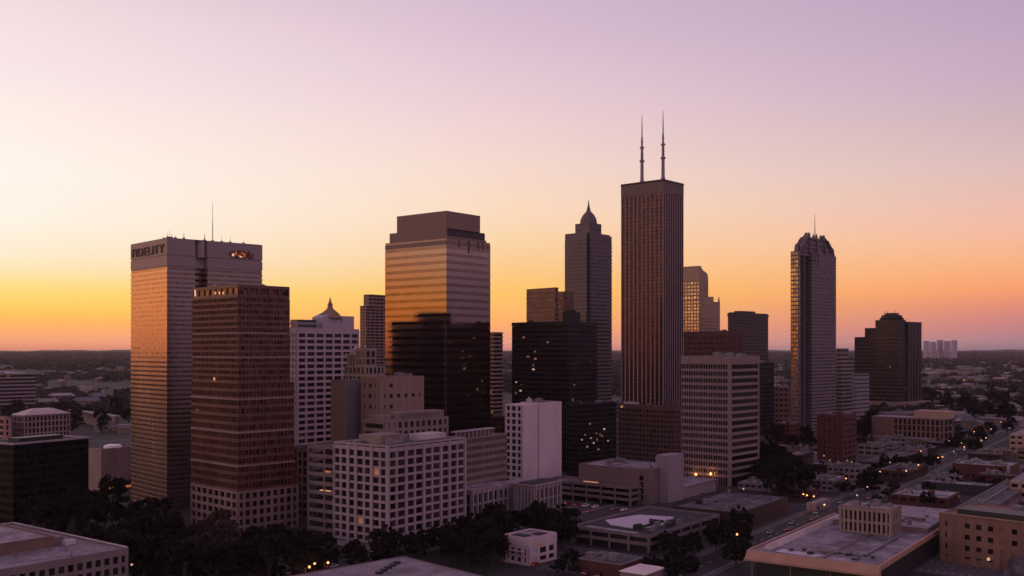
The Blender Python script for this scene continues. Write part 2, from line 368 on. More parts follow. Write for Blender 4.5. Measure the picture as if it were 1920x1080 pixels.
M_paint = mat('road_paint', (0.6, 0.58, 0.54), 0.7, var=0.2, scale=2, streak=False)
M_lot = mat('parking_asphalt', (0.045, 0.038, 0.042), 0.85, var=0.4, scale=0.05, streak=False)
def frame_obj(o, p, az): o.location = (p[0], p[1], 0); o.rotation_euler = (0, 0, -R(az)); return o
def street(name, p, az, l0, l1, w, zz=0.02, dash=True, pave=3.0):
    tag(frame_obj(MB().box(-w/2, w/2, l0, l1, zz-.3, zz).build(name, M_asph), p, az), kind='structure')
    if pave:
        tag(frame_obj(MB().box(-w/2-pave, -w/2, l0, l1, -.3, .13+zz*.1).box(w/2, w/2+pave, l0, l1, -.3, .13+zz*.1).build('pavement', M_pave), p, az), kind='structure')
    if dash:
        mb = MB(); y = l0
        while y < l1: mb.box(-.12, .12, y, y+3, zz, zz+.006); y += 9
        mb.box(-w/2+.4, -w/2+.55, l0, l1, zz, zz+.006).box(w/2-.55, w/2-.4, l0, l1, zz, zz+.006)
        tag(frame_obj(mb.build('lane_markings', M_paint), p, az), kind='structure')
ROADP, ROADAZ = G(1480, 985), 34.5
street('road', ROADP, ROADAZ, -260, 900, 15, 0.03)
street('road', G(1500, 945), ROADAZ-90, -260, 330, 11, 0.045, pave=2.0)
street('road', G(1720, 862), ROADAZ-90, -300, 420, 11, 0.045, pave=2.0)
street('road', G(600, 1068), 36, -180, 400, 12, 0.03)
street('road', G(620, 1062), -54, -200, 420, 12, 0.045)
street('road', G(205, 822), 60, -150, 260, 14, 0.06)
def lot(u, v, az, a, b, m=None, zz=0.012):
    o = MB().box(-a/2, a/2, -b/2, b/2, -.3, zz).build('parking_lot', m or M_lot); tag(frame_obj(o, G(u, v), az), kind='structure')
    mk = MB(); k = int(a/2.7)
    for i in range(k):
        for yy in (-b/2+2, -b/2+18, b/2-7):
            if yy+5 < b/2: mk.box(-a/2+i*2.7, -a/2+i*2.7+.12, yy, yy+5, zz, zz+.006)
    tag(frame_obj(mk.build('parking_markings', M_paint), G(u, v), az), kind='structure')
lot(1120, 1050, 37, 60, 46); lot(1700, 905, 35, 70, 60); lot(1850, 1062, 35, 60, 40, M_pave); lot(1130, 935, 37, 70, 36); lot(1750, 960, 35, 60, 50)
lot(1560, 900, 35, 46, 40, zz=.014); lot(1880, 870, 35, 90, 50)

# ------------------------------------------------------------------ the towers
# striped tower with the roof sign
M_pan = mat('striped_tower_panel', (0.37, 0.29, 0.27), 0.24, metal=0.88, var=0.10, scale=0.05, spec=0.5)
G_str = glass('striped_tower_glass', (0.26, 0.18, 0.165), 0.10, metal=0.9, cell=(1.5, 1.5, 3.3), var=0.25, wob=0.012)
b = Bld('office_tower', 'tall office tower of pale metal stripes with dark lettering across its top', 'tower', 313, 492, 245, 492, vt=441, az=47)
a, bb, hh = b.a, b.b, b.h
zc = hh - 14.6; t1, t2 = b.along('R', 366), b.along('R', 389)
b.bands((0, t1, 0, bb), 0, zc, 52, M_pan, G_str, 0.42, 0.22)
b.bands((t2, a, 0, bb), 0, zc, 52, M_pan, G_str, 0.42, 0.22, part='wing_wall')
b.bands((t1+.01, t2-.01, 5.0, bb-2), 0, zc, 40, M_dark, G_str, 0.6, 0.2, part='recess_wall')
M_pan2 = mat('striped_tower_cap', (0.31, 0.235, 0.235), 0.5, metal=0.1, var=0.10, scale=0.06)
w = MB()
for r in ((0, t1, 0, bb), (t2, a, 0, bb)):
    w.box(r[0], r[1], 0, bb, zc+.95, hh-8.9).box(r[0], r[1], 0, bb, hh-8.2, hh)
w.box(.3, t1-.3, .3, bb-.3, zc, hh-.2).box(t2+.3, a-.3, .3, bb-.3, zc, hh-.2)
b.add('crown_wall', w, M_pan2)
w = MB(); w.box(t1-.2, t2+.2, 4.2, bb-2, zc+.6, hh+.5); w.poly([(t1+2.2, 4.6), (t1+2.6, 2.6), (t1+4.4, 1.4), (t2-1.2, 1.2), (t2+.1, 2.6), (t2+.1, 4.6)], hh-8.6, hh+.3)
b.add('lift_core', w, mat('lift_core_concrete', (0.40, 0.33, 0.32), 0.7, var=0.1))
b.add('roof', MB().box(1, a-1, 1, bb-1, hh, hh+.2), M_roof)
q = random.Random(3)
for i, (u, v0, r) in enumerate(((403, 374, .22), (318, 430, .12), (322, 426, .10), (326, 432, .14), (349, 432, .25), (388, 434, .3), (436, 438, .15), (461, 447, .15), (333, 434, .1), (420, 436, .1), (300, 440, .1))):
    if u > 313: t = b.along('R', u); lx, ly = t, 2.5
    else: lx, ly = 2, b.along('L', u)
    zt = b.z(v0, lx, ly)
    m = MB().tube((lx, ly, hh), (lx, ly, hh+(zt-hh)*.5), r, r*.8).tube((lx, ly, hh+(zt-hh)*.5), (lx, ly, zt), r*.6, r*.35)
    m.box(lx-.5, lx+.5, ly-.5, ly+.5, hh, hh+.8)
    b.add('antenna', m, M_unit)
def text_part(bl, txt, face, c0, c1, zc_, hgt, m, ext=0.25, part='sign_letters'):
    cu = bpy.data.curves.new('txt', 'FONT'); cu.body = txt; cu.size = 1; cu.extrude = 0.5; cu.space_character = 1.12
    o = bpy.data.objects.new('txt', cu); COL.objects.link(o); dg = bpy.context.evaluated_depsgraph_get(); dg.update()
    me = bpy.data.meshes.new_from_object(o.evaluated_get(dg)); bpy.data.objects.remove(o)
    n = len(me.vertices); co = np.empty(n*3, 'f'); me.vertices.foreach_get('co', co); co = co.reshape(-1, 3)
    lo, hi = co.min(0), co.max(0); co = (co - (lo+hi)/2) / (hi-lo)
    co[:, 0] *= (c1-c0); co[:, 1] *= hgt; co[:, 2] *= ext
    P = np.empty_like(co)
    if face == 'L': P[:, 0] = -co[:, 2] - ext/2 - .01; P[:, 1] = (c0+c1)/2 - co[:, 0]; P[:, 2] = zc_ + co[:, 1]
    else: P[:, 1] = -co[:, 2] - ext/2 - .01; P[:, 0] = (c0+c1)/2 + co[:, 0]; P[:, 2] = zc_ + co[:, 1]
    me.vertices.foreach_set('co', P.ravel()); me.update(); me.materials.clear(); me.materials.append(m)
    o = bpy.data.objects.new(part, me); COL.objects.link(o); o.parent = bl.e; return o
y0, y1 = b.along('L', 308), b.along('L', 249)
text_part(b, 'FIDELITY', 'L', y0, y1, hh-5.0, 4.2, M_dark, 0.5)
# glowing emblem on the right-hand face
t0_, t1_ = b.along('R', 428), b.along('R', 474); zz = b.z(473, (t0_+t1_)/2); E_or = emit('emblem_orange', (0.8, 0.22, 0.05), 0.22); E_wh = emit('emblem_white', (1.0, 0.7, 0.5), .55)
M_br = mat('emblem_brown', (0.13, 0.05, 0.03), 0.5)
Lg = t1_-t0_; w = MB()
ell = [(t0_+Lg*.42+Lg*.40*cos(i*pi/12), zz+2.1*sin(i*pi/12)) for i in range(24)]
n = len(w.v); w.v += [(x, -.35, z) for x, z in ell] + [(x, 0, z) for x, z in ell]; w.f += [tuple(range(24))] + [(i, i+24, (i+1) % 24+24, (i+1) % 24) for i in range(24)]
b.add('emblem_plate', w, M_br)
w = MB()
for k, (fx, fz, ww, hz) in enumerate(((.12, -.3, .10, 1.6), (.26, .5, .07, 1.8), (.38, -.6, .12, .9), (.50, .7, .10, .8), (.60, -.2, .08, 1.9))):
    w.box(t0_+Lg*fx, t0_+Lg*(fx+ww), -.55, -.36, zz+fz-hz/2, zz+fz+hz/2)
b.add('emblem_glyphs', w, E_or)
w = MB().box(t0_+Lg*.14, t0_+Lg*.22, -.60, -.56, zz-1.1, zz+.2).box(t0_+Lg*.44, t0_+Lg*.54, -.60, -.36, zz-1.5, zz-.9)
b.add('emblem_highlight', w, E_wh)
w = MB().box(t0_+Lg*.80, t0_+Lg*.87, -.5, 0, zz-1.8, zz+2).box(t0_+Lg*.87, t0_+Lg*.95, -.5, 0, zz-1.8, zz-.6).box(t0_+Lg*.95, t0_+Lg*1.0, -.5, 0, zz-1.8, zz+.8)
b.add('emblem_letter', w, M_br)
T1 = b

# brown tower in front of it
M_br1 = mat('brown_tower_frame', (0.15, 0.068, 0.058), 0.45, var=0.35, scale=0.12)
M_br2 = mat('brown_tower_base_stone', (0.27, 0.175, 0.165), 0.75, var=0.25, scale=0.1)
G_br = glass('brown_tower_glass', (0.10, 0.045, 0.035), 0.16, metal=0.35, cell=(1.5, 1.5, 3.4), var=0.95, lit=0.0, wob=0.04)
b = Bld('office_tower', 'reddish brown tower on a paler stone base, in front of the striped tower', 'tower', 446, 429, 361, 543, vt=531, az=44)
a, bb, hh = b.a, b.b, b.h
z1, z2 = b.z(919), b.z(715)
e1 = b.along('R', 559) - a; e2 = b.along('R', 551) - a
b.bands((-.3, a+e2, -.3, bb+.6), z1, z2, 13, M_br1, G_br, 0.62, 0.3, mull=1.75, mw=.28, part='middle_wall', proud=.12)
b.bands((0, a, 0, bb), z2+.3, hh-5, 14, M_br1, G_br, 0.60, 0.3, mull=1.75, mw=.28, proud=.12)
b.bands((0, a, 0, bb), hh-4.6, hh-.8, 1, M_br1, G_br, 0.7, 0.5, mull=5, mw=.8, part='top_wall')
w = MB()
for i in (3, 7, 11): w.box(-.55, a+e2+.25, -.55, bb+.8, z1+(z2-z1)/13*i, z1+(z2-z1)/13*i+.9)
for i in (4, 8): w.box(-.25, a+.25, -.25, bb+.25, z2+.3+(hh-5.3-z2)/14*i, z2+.3+(hh-5.3-z2)/14*i+.8)
b.add('belt_course', w, M_br2)
b.grid((-.6, a+e1, -.6, bb+1.0), 0, z1, 5, 9, 8, M_br2, glass('base_glass', (0.02, 0.012, 0.012), 0.15, cell=(50, 50, 50)), pw=1.3, sh=1.3, e=.7, seed=4, top=.4, lit=.01)
b.roof((0, a, 0, bb), hh-.5, M_br1, M_roofd, units=3, seed=2)
b.lit('L', 366, 545, .8, 3, emit('lit_pale', (1, .6, .5), .6), .15); b.lit('L', 402, 706, 1.2, 1.5, E_room, .15); b.lit('L', 370, 765, 1, 1.2, E_room, .15)
for u in (404, 412, 419): b.lit('L', u, 545, 1.1, 1.1, emit('lit_dim', (1, .45, .2), .5), .15)
b.lit('R', 486, 1003, 2.0, 4, emit('lit_dim2', (1, .45, .2), .28), .95)
T2 = b

# mirror glass tower in the middle
M_g3 = mat('mirror_tower_spandrel', (0.42, 0.31, 0.29), 0.09, metal=0.97, var=0.08, scale=0.05, spec=0.7)
G_g3 = glass('mirror_tower_glass', (0.27, 0.185, 0.175), 0.03, metal=0.98, cell=(6.2, 6.2, 4.1), var=0.10, wob=0.003)
M_cap3 = mat('mirror_tower_cap', (0.24, 0.155, 0.13), 0.6, var=0.15, scale=0.05)
b = Bld('glass_tower', 'broad tower of golden mirror glass with a stepped brown top', 'tower', 837, 650, 722, 919.5, vt=442, az=39)
a, bb, hh = b.a, b.b, b.h
b.bands((0, a, 0, bb), 0, hh-4.5, 30, M_g3, G_g3, 0.42, 0.06)
b.bands((.01, a-.01, .01, bb-.01), hh-4.2, hh, 1, M_cap3, G_g3, .3, .2, part='top_wall')
ya, xa = b.along('L', 730), b.along('R', 912.5)
h2 = b.z(424); h3 = b.z(391)
b.add('tier', MB().box(1.2, xa, .25, ya, hh, h2-4.6).box(1.2, xa, 1.6, ya, h2-4.6, h2+.5).box(.25, 1.2, .25, ya, hh, h2+.5), M_cap3)
b.add('louvre_band', MB().box(1.3, xa-.2, 1.45, 1.62, h2-4.5, h2+.4), M_dark)
yb, xb = b.along('L', 743), b.along('R', 901.5)
w = MB().box(.6, xb, .6, yb, h2+.5, h3); b.add('penthouse', w, mat('penthouse_tan', (.26, .16, .125), .6, var=.12, scale=.05))
b.add('parapet', MB().box(.5, xb+.1, .5, yb+.1, h3-.5, h3+.3), mat('mirror_tower_trim', (.28, .2, .18), .5))
for u, ww in ((879, 1.6), (861, 1), (897, 1.2), (905, .8)): t = b.along('R', u); b.add('vent', MB().box(t-ww/2, t+ww/2, -.12, .2, hh-8 if ww > 1.5 else hh-5, hh-.2), M_dark)
b.add('rooftop_unit', MB().box(8, 14, 10, 14, h3, h3+1.6), M_unit)
T3 = b

# added hidden dark block that gives the golden tower its mirrored outline
b = Bld('added_dark_block', 'added dark stepped block hidden behind the brown tower, seen mirrored in the golden glass tower', 'building', 0, 100, -100, 100, h=10, az=39)
b.e.location = (-188, 625, 0); b.c = (-188, 625); b.a, b.b = 34, 62; b.e.rotation_euler = (0, 0, 0); b.dR, b.dL = (1, 0), (0, 1)
MX = mat('black_mirrored', (.035, .028, .03), .5)
b.bands((0, 30, -6, 30), 0, 108, 27, MX, G_dark, .5, .2); b.bands((0, 30, 30.5, 50), 0, 100.5, 25, MX, G_dark, .5, .2, part='lower_wall')

# white residential block with the cupola
M_wh = mat('white_stone', (0.50, 0.39, 0.40), 0.8, var=0.14, scale=0.12)
b = Bld('apartment_block', 'white gridded apartment block topped by a copper cupola, behind the brown tower', 'building', 557, 600, 541, 674, vt=615, az=41)
a, bb, hh = b.a, b.b, b.h
cols = [0] + [b.along('R', u) for u in (571, 583, 600, 619, 637, 656)] + [a]
b.grid((0, a, 0, bb), 4, hh-1, 23, 7, 3, M_wh, G_room, pw=1.3, sh=1.5, e=.9, seed=9, top=1.2)
b.add('plinth', MB().box(.2, a-.2, .2, bb-.2, 0, 4), M_wh)
b.roof((.1, a-.1, .1, bb-.1), hh+.3, M_wh, M_roofw, units=2, seed=4)
u0, u1 = b.along('R', 561), b.along('R', 597)
b.bands((u0, u1, 1.5, 9), hh+.5, hh+6.3, 2, mat('grey_louvre', (.25, .23, .26), .6), G_dark, .35, .2, part='plant_room')
u0, u1, u2, um = b.along('R', 607), b.along('R', 645), b.along('R', 667), b.along('R', 630.5)
w = MB(); n = 0; w.v += [(u0, 1.2, hh), (u1, 1.2, hh), (u1-2, 1.2, hh+9), (um+2.3, 1.2, hh+11.5), (um-2.3, 1.2, hh+11.5), (u0+.5, 1.2, hh+8.5)] + [(u0, 12, hh), (u1, 12, hh), (u1-2, 12, hh+9), (um+2.3, 12, hh+11.5), (um-2.3, 12, hh+11.5), (u0+.5, 12, hh+8.5)]
w.f += [tuple(range(6)), tuple(range(11, 5, -1))] + [(i, i+6, (i+1) % 6+6, (i+1) % 6) for i in range(6)]
w.box(u1-.5, u2, 1.6, 11, hh, hh+9.5); b.add('roof_house', w, mat('lilac_render', (.46, .38, .42), .8, var=.08))
M_cop = mat('cupola_copper', (0.30, 0.17, 0.10), 0.6, var=.3, scale=.5)
za = hh+8; w = MB().lathe(um, 6, [(za, 7.2), (za+1.2, 7.0), (za+3.4, 5.2), (za+5.0, 3.2), (za+6.2, 1.9), (za+8.2, 1.4), (za+8.6, 1.8), (za+10, .9), (za+13.2, .15)], 14)
b.add('cupola', w, M_cop)
T4 = b

# slab behind it
b = Bld('residential_slab', 'slim dark slab with pale balcony lines, left of the golden glass tower', 'building', 686, 850, 675, 728, vt=569, az=43)
a, bb, hh = b.a, b.b, b.h
M_sl = mat('slab_brown', (0.30, 0.19, 0.16), .7, var=.2)
b.bands((0, a, 0, bb), 0, hh, 44, M_sl, G_dark, .6, .5, mull=5, mw=.6)
t = b.along('R', 692); b.bands((t, a-.5, .5, bb-.5), hh+.3, b.z(548, t), 3, M_sl, G_dark, .5, .3, mull=4, part='top_wall')
b.add('water_tank', MB().lathe(b.along('R', 700), 3, [(hh+.3, 2.4), (hh+5, 2.4), (hh+6.2, .3)], 12), M_unit)

# ornate cream building below
M_or = mat('ornate_cream', (0.34, 0.25, 0.21), .8, var=.25, scale=.2)
b = Bld('ornate_building', 'cream ornate building with arched loggia and turret below the slim dark slab', 'building', 684, 560, 646, 722, vt=652, az=43)
a, bb, hh = b.a, b.b, b.h
b.grid((0, a, 0, bb), 0, hh-9, 14, 5, 5, M_or, G_room, pw=1.1, sh=1.5, e=.5, seed=12)
xs = b.along('R', 706)
b.grid((0, xs, 0, bb*.45), hh-9, hh, 2, 2, 3, M_or, G_room, pw=1.0, sh=1.0, e=.4, part='upper_wall', seed=2, top=.8)
b.add('roof', MB().box(.2, xs+.3, .2, bb*.45, hh+.8, hh+1.3), M_or)
w = MB()
for k in range(4):
    yy = bb*.5 + k*bb*.12; w.box(.3, 3, yy, yy+.7, hh-9, hh-3)
w.box(.2, 3.1, bb*.47, bb-.2, hh-3, hh-2); w.box(3, 9, bb*.5, bb*.85, hh-9, hh-4); b.add('loggia', w, M_or)
b.add('turret', MB().lathe(3, bb*.62, [(hh-4, 2.2), (hh-.5, 2.2), (hh, 2.5), (hh+1.2, 1.6), (hh+2.6, .2)], 10), M_wh)
b.add('dish', MB().lathe(1.2, 1.0, [(hh+1.2, .25), (hh+2.6, .3), (hh+3.1, 1.1)], 10), mat('dish_white', (.75, .72, .75), .5))

# concrete stepped building
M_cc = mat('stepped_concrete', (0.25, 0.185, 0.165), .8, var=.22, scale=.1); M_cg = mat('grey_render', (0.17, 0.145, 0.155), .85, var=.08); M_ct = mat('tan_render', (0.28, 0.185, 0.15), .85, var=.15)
b = Bld('stepped_building', 'blocky concrete building with blank upper boxes rising behind the white office grid', 'building', 649, 480, 621, 713, vt=713, az=42)
a, bb, hh = b.a, b.b, b.h
b.add('windowless_block', MB().box(0, a, 0, bb, 0, hh), M_cg); b.add('painted_lit_side', MB().box(-.3, 0, .0, bb, 20, hh-.1), M_ct)  # tan sheet paints the warm light on the left side
b.roof((0, a, 0, bb), hh, M_cg, M_roof, units=2, seed=6)
c2 = Bld('x', '', '', 712, 472, 706, 795, vt=709, az=42); e2_ = c2.e
def sub(bl, other):
    """let a second volume of the same building share its empty"""
    other.e.parent = None; bpy.data.objects.remove(other.e)
    dx, dy = other.c[0]-bl.c[0], other.c[1]-bl.c[1]
    return dx*bl.dR[0]+dy*bl.dR[1], dx*bl.dL[0]+dy*bl.dL[1]
ox, oy = sub(b, c2); r = (ox, ox+c2.a, oy, oy+14); h2 = c2.h
b.grid(r, 20, h2, 9, 6, 3, M_ct, G_room, pw=2.6, sh=3.2, e=.2, part='tan_wall', seed=5, top=.6, skip=lambda f, i, j: (f == 'R' and j not in (0, 1) and i < 7) or (f == 'R' and i == 8 and j not in (1,)))
b.roof(r, h2+.6, M_ct, M_roofw, units=2, seed=9)
c2 = Bld('x', '', '', 722.5, 440, 646, 829, vt=786, az=36); ox, oy = sub(b, c2); h2 = c2.h
r = (ox, ox+c2.a, oy, oy+c2.b*.6)
b.grid((r[0]-.0, r[1], r[2], r[3]), 20, h2, 7, 11, 1, M_cc, G_room, pw=1.5, sh=1.5, e=.5, part='lower_wall', seed=8, top=.4, lit=0.0, skip=lambda f, i, j: f == 'R' and j < 2)
w = MB()
for i in range(3): w.box(r[0]-.4, r[0], r[2]+.3, r[3]-.3, h2-1.2-i*3.6, h2-.2-i*3.6)
w.box(r[0]-.1, r[0]+6, r[2]+3, r[3]-4, h2+.4, h2+2.4).box(r[0]+8, r[1]-1, r[2]+2, r[3]-6, h2+.4, h2+3.4); b.add('terrace', w, M_cc)
w = MB()
for i in range(9): w.box(r[0]+9+i*3.2, r[0]+9.35+i*3.2, r[2]+.6, r[2]+.95, h2+.4, h2+2.6)
w.box(r[0]+9, r[0]+35, r[2]+.55, r[2]+1, h2+2.6, h2+2.9); b.add('pergola', w, M_cc)

# white office grid in the foreground
M_wg = mat('white_office_frame', (0.38, 0.295, 0.32), .75, var=.14, scale=.15)
G_wg = glass('white_office_glass', (0.034, 0.021, 0.022), 0.10, cell=(2.2, 2.2, 50), spec=.5, var=.97)
b = Bld('office_block', 'white gridded office block with a flat roof, nearest of the mid-rise blocks', 'building', 727, 390, 624, 873, vt=836, az=37)
a, bb, hh = b.a, b.b, b.h
b.grid((0, a, 0, bb), 3.2, hh-1.2, 11, 9, 7, M_wg, G_wg, pw=.95, sh=.95, e=.8, seed=21, top=1.1, lit=.03, litm=emit('room_dim', (1, .5, .28), .03))
w = MB()
for j in (2, 4, 6, 7): w.box(a*j/9-.7, a*j/9+.7, -.25, .2, 0, hh+.2)
w.box(-.35, .9, -.35, .9, 0, hh+.35).box(a-.9, a+.25, -.3, .9, 0, hh+.3)
for j in (2, 4, 5): w.box(-.3, .2, bb*j/7-.7, bb*j/7+.7, 0, hh+.2)
for q0 in range(0, len(w.v), 8): cc = MB(); cc.v = w.v[q0:q0+8]; cc.f = MB().box(0, 1, 0, 1, 0, 1).f; b.add('column', cc, M_wg)
b.add('lobby', MB().box(1.5, a-1, 1.5, bb-1, 0, 3.3), M_wg)
b.roof((.3, a-.3, .3, bb-.3), hh+.3, M_wg, M_roof, par=.7, units=6, seed=31)
b.add('mechanical_penthouse', MB().box(6, 20, 10, 22, hh+.3, hh+4), M_cc); b.add('mechanical_penthouse', MB().box(a-20, a-6, 6, 14, hh+.3, hh+3.2), mat('plant_pale', (.5, .44, .44), .7))
T5 = b
# parking deck left of it
M_dk = mat('deck_concrete', (0.19, 0.14, 0.14), .85, var=.3, scale=.12)
b = Bld('parking_deck', 'open concrete parking deck with dark levels, left of the white office grid', 'parking deck', 640, 415, 577, 690, vt=838, az=37)
a, bb, hh = b.a, b.b, b.h
def deck(b, r, z0, z1, n, m, colm=None, par=1.1, cs=8, slab=.5):
    x0, x1, y0, y1 = r; p = (z1-z0)/n; w = MB()
    for i in range(1, n+1):
        z = z0+i*p
        w.box(x0, x1, y0, y1, z-slab, z)
        w.box(x0, x1, y0, y0+.3, z, z+par).box(x0, x1, y1-.3, y1, z, z+par).box(x0, x0+.3, y0+.3, y1-.3, z, z+par-.01).box(x1-.3, x1, y0+.3, y1-.3, z, z+par-.01)
    b.add('floor_slab', w, m); c = MB()
    for lo, hi, f in ((x0, x1, 0), (y0, y1, 1)):
        k = max(1, int((hi-lo)/cs))
        for j in range(k+1):
            q_ = lo+.45+(hi-lo-.9)*j/k
            for side in (0, 1):
                if f == 0: yy = (y0-.12 if side == 0 else y1-.5); c.box(q_-.4, q_+.4, yy, yy+.62, z0, z1+par*.9)
                else: xx = (x0-.124 if side == 0 else x1-.5); c.box(xx, xx+.62, q_-.4, q_+.4, z0, z1+par*.9)
    for q0 in range(0, len(c.v), 8): cc = MB(); cc.v = c.v[q0:q0+8]; cc.f = MB().box(0, 1, 0, 1, 0, 1).f; b.add('column', cc, colm or m)
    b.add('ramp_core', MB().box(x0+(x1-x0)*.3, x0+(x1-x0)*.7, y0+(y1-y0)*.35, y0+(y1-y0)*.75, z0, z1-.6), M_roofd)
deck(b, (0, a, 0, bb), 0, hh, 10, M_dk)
b.lit('L', 608, 918, 6, 1.4, emit('deck_lamp', (1, .5, .25), .55), -1.2); b.lit('L', 612, 880, 4, .8, emit('deck_lamp2', (1, .4, .18), .12), -1.2)
b = Bld('stone_mansion', 'low balustraded stone building squeezed between the brown tower and the parking deck', 'building', 586, 470, 556, 640, vt=842, az=40)
b.grid(b.rect(), 0, b.h, 8, 6, 3, mat('mansion_stone', (.30, .22, .2), .8), G_room, pw=1.2, sh=1.2, e=.4, seed=44, top=.6)
b.roof((.2, b.a-.2, .2, b.b-.2), b.h, M_dk, M_roof, units=2, seed=3)

# beige ribbed mid-rise behind its right end
M_be = mat('ribbed_beige', (0.26, 0.19, 0.175), .8, var=.18)
b = Bld('office_block', 'beige ribbed office block with a flat roof canopy behind the white gridded block', 'building', 850, 455, 820, 951, vt=823, az=35)
a, bb, hh = b.a, b.b, b.h
b.bands((0, a, 0, bb), 0, hh, 11, M_be, glass('beige_glass', (.06, .035, .035), .2), .55, .4, mull=1.7, mw=.45)
t = b.along('R', 938); w = MB().box(6, t, 3.2, bb-3, hh+3.2, hh+3.8)
for i in range(10): w.box(7+(t-8)*i/9-.25, 7+(t-8)*i/9+.25, 3.6, 4.1, hh, hh+3.2)
b.add('roof_canopy', w, M_wg); b.add('plant_room', MB().box(7, t-1, 5, bb-4, hh, hh+3.1), mat('plant_brown', (.2, .12, .11), .8))
b.roof((0, a, 0, bb), hh+.2, M_be, M_roof, par=.5, units=0)

# blank white slab
M_bl = mat('blank_white_wall', (0.64, 0.505, 0.54), .8, var=.13, scale=.09)
b = Bld('slab_building', 'pale slab building with a blank windowless wall beside the dark tower', 'building', 980, 560, 946.5, 1052, vt=756, az=43)
a, bb, hh = b.a, b.b, b.h
t = b.along('R', 1009)
b.grid((0, t-.35, 0, bb), 0, hh, 13, 1, 3, M_bl, G_room, pw=1.5, sh=1.2, e=.5, seed=33, top=.4, skip=lambda f, i, j: f != 'L')
w = MB().box(.05, t-.35, -.02, .6, 0, hh+.35).box(t-.4, t+.4, .5, bb, 0, hh).box(t+.35, a, -.4, bb, 0, hh+.6); b.add('blank_wall', w, M_bl)
b.roof((t+.35, a, -.4, bb), hh+.6, M_bl, M_roofw, units=2, par=.5, seed=3)

# low classical pair of wings
M_cl = mat('classical_stone', (0.30, 0.235, 0.245), .8, var=.15)
b = Bld('classical_building', 'low classical building of two column-fronted wings around a court', 'building', 885, 448, 879, 962, vt=922, az=35)
a, bb, hh = b.a, b.b, b.h
b.grid((0, a, 0, 16), 0, hh, 3, 8, 3, M_cl, G_room, pw=1.1, sh=.9, e=.9, seed=36, top=1.6, prot=.4)
b.add('roof', MB().box(.6, a-.6, .6, 15.4, hh+1.2, hh+1.75), M_roofw)
c2 = Bld('x', '', '', 1003, 462, 965, 1052, vt=914, az=35); ox, oy = sub(b, c2)
r = (ox, ox+c2.a, oy, oy+c2.b)
b.grid(r, 0, c2.h, 3, 6, 6, M_cl, G_room, pw=1.1, sh=.9, e=.9, seed=37, top=1.8, prot=.4, part='wing_wall')
b.add('cornice', MB().box(r[0]-.7, r[1]+.7, r[2]-.7, r[3]+.7, c2.h+1.5, c2.h+2.1), M_cl)
b.add('wing_roof', MB().box(r[0]+1, r[1]-1, r[2]+1, r[3]-1, c2.h+2.1, c2.h+2.5), M_roofd)
b.add('roof_terrace', MB().box(r[0]+3, r[1]-2, r[3]+.9, r[3]+14, 0, c2.h+1), M_cl)

# dark tower with lit rooms, and its annex
M_bk = mat('black_tower_panel', (0.016, 0.012, 0.013), .35, var=.3, scale=.1, spec=.3)
G_bk = glass('black_tower_glass', (0.012, 0.010, 0.012), .18, lit=0.004, spec=.25, cell=(1.6, 1.6, 4), litcol=(1, .5, .25), litk=.12)
b = Bld('dark_tower', 'near-black office tower with a scatter of lit rooms, right of the golden glass tower', 'tower', 1067, 650, 959.5, 1120, vt=600, az=43)
a, bb, hh = b.a, b.b, b.h
b.bands((0, a, 0, bb), 0, hh-2, 30, M_bk, G_bk, .5, .15)
b.add('cap', MB().box(-.1, a+.1, -.1, bb+.1, hh-1.6, hh), M_bk)
b.roof((0, a, 0, bb), hh, M_bk, M_roofd, par=.8, units=2)
y0, y1 = 0, b.along('L', 1048)
b.add('plant_room', MB().box(3, 14, 2, 8, hh, hh+7).box(8, 12, 4, 9, hh+7, hh+8.6), M_bk)
for u, v in ((982, 628), (1000, 688), (1004, 668), (990, 664), (968, 712), (976, 728), (992, 741), (1027, 637), (1003, 655)):
    b.lit('L', u, v, rng.choice((1.2, 1.6, 2.2)), rng.choice((.9, 1.1)), rng.choice((E_room2, emit('lit_faint', (1, .45, .25), .2), emit('lit_faint2', (1, .55, .35), .09))))
b = Bld('dark_annex', 'lower black annex with lit windows at the foot of the near-black tower', 'building', 1088, 615, 1062, 1156, vt=757, az=43)
a, bb, hh = b.a, b.b, b.h
b.bands((0, a, 0, bb), 0, hh, 15, M_bk, G_bk, .5, .15); b.roof((0, a, 0, bb), hh+.3, M_bk, M_roofd, units=2, seed=5)
for u, v in ((1106, 790), (1097, 811), (1108, 817), (1091, 820), (1118, 808), (1129, 813), (1113, 826), (1133, 800), (1101, 833), (1122, 838), (1140, 822)):
    b.lit('R', u, v, rng.choice((1.0, 1.3, 1.8)), .85, rng.choice((E_room2, emit('lit_faint', (1, .45, .25), .2), emit('lit_faint2', (1, .55, .35), .09))))
# brown blocks behind the dark tower
M_rb = mat('rust_block', (0.19, 0.095, 0.065), .7, var=.12)
b = Bld('brown_block', 'plain rust-brown block rising over the roof of the near-black tower', 'building', 1041, 900, 987, 1047, vt=536.5, az=50)
b.bands(b.rect(), 0, b.h, 30, M_rb, glass('rust_glass', (.10, .05, .04), .3, metal=.3), .4, .12); b.roof(b.rect(), b.h+.3, M_rb, units=2, par=.8)
b = Bld('brown_block', 'narrow copper-brown block between the rust-brown block and the spired tower', 'building', 1056, 960, 1046, 1076, vt=543.5, az=43)
b.bands(b.rect(), 0, b.h, 30, M_rb, glass('rust_glass2', (.14, .08, .06), .25, metal=.3), .4, .12); b.roof(b.rect(), b.h+.3, M_rb, units=1, par=.6)
b = Bld('balcony_block', 'dark block with pale balcony lines showing in the gap right of the golden glass tower', 'building', 926, 880, 915, 943.5, vt=621, az=43)
b.bands(b.rect(), 0, b.h, 26, M_sl, G_dark, .6, .4); b.roof(b.rect(), b.h+.3, M_sl, units=1)

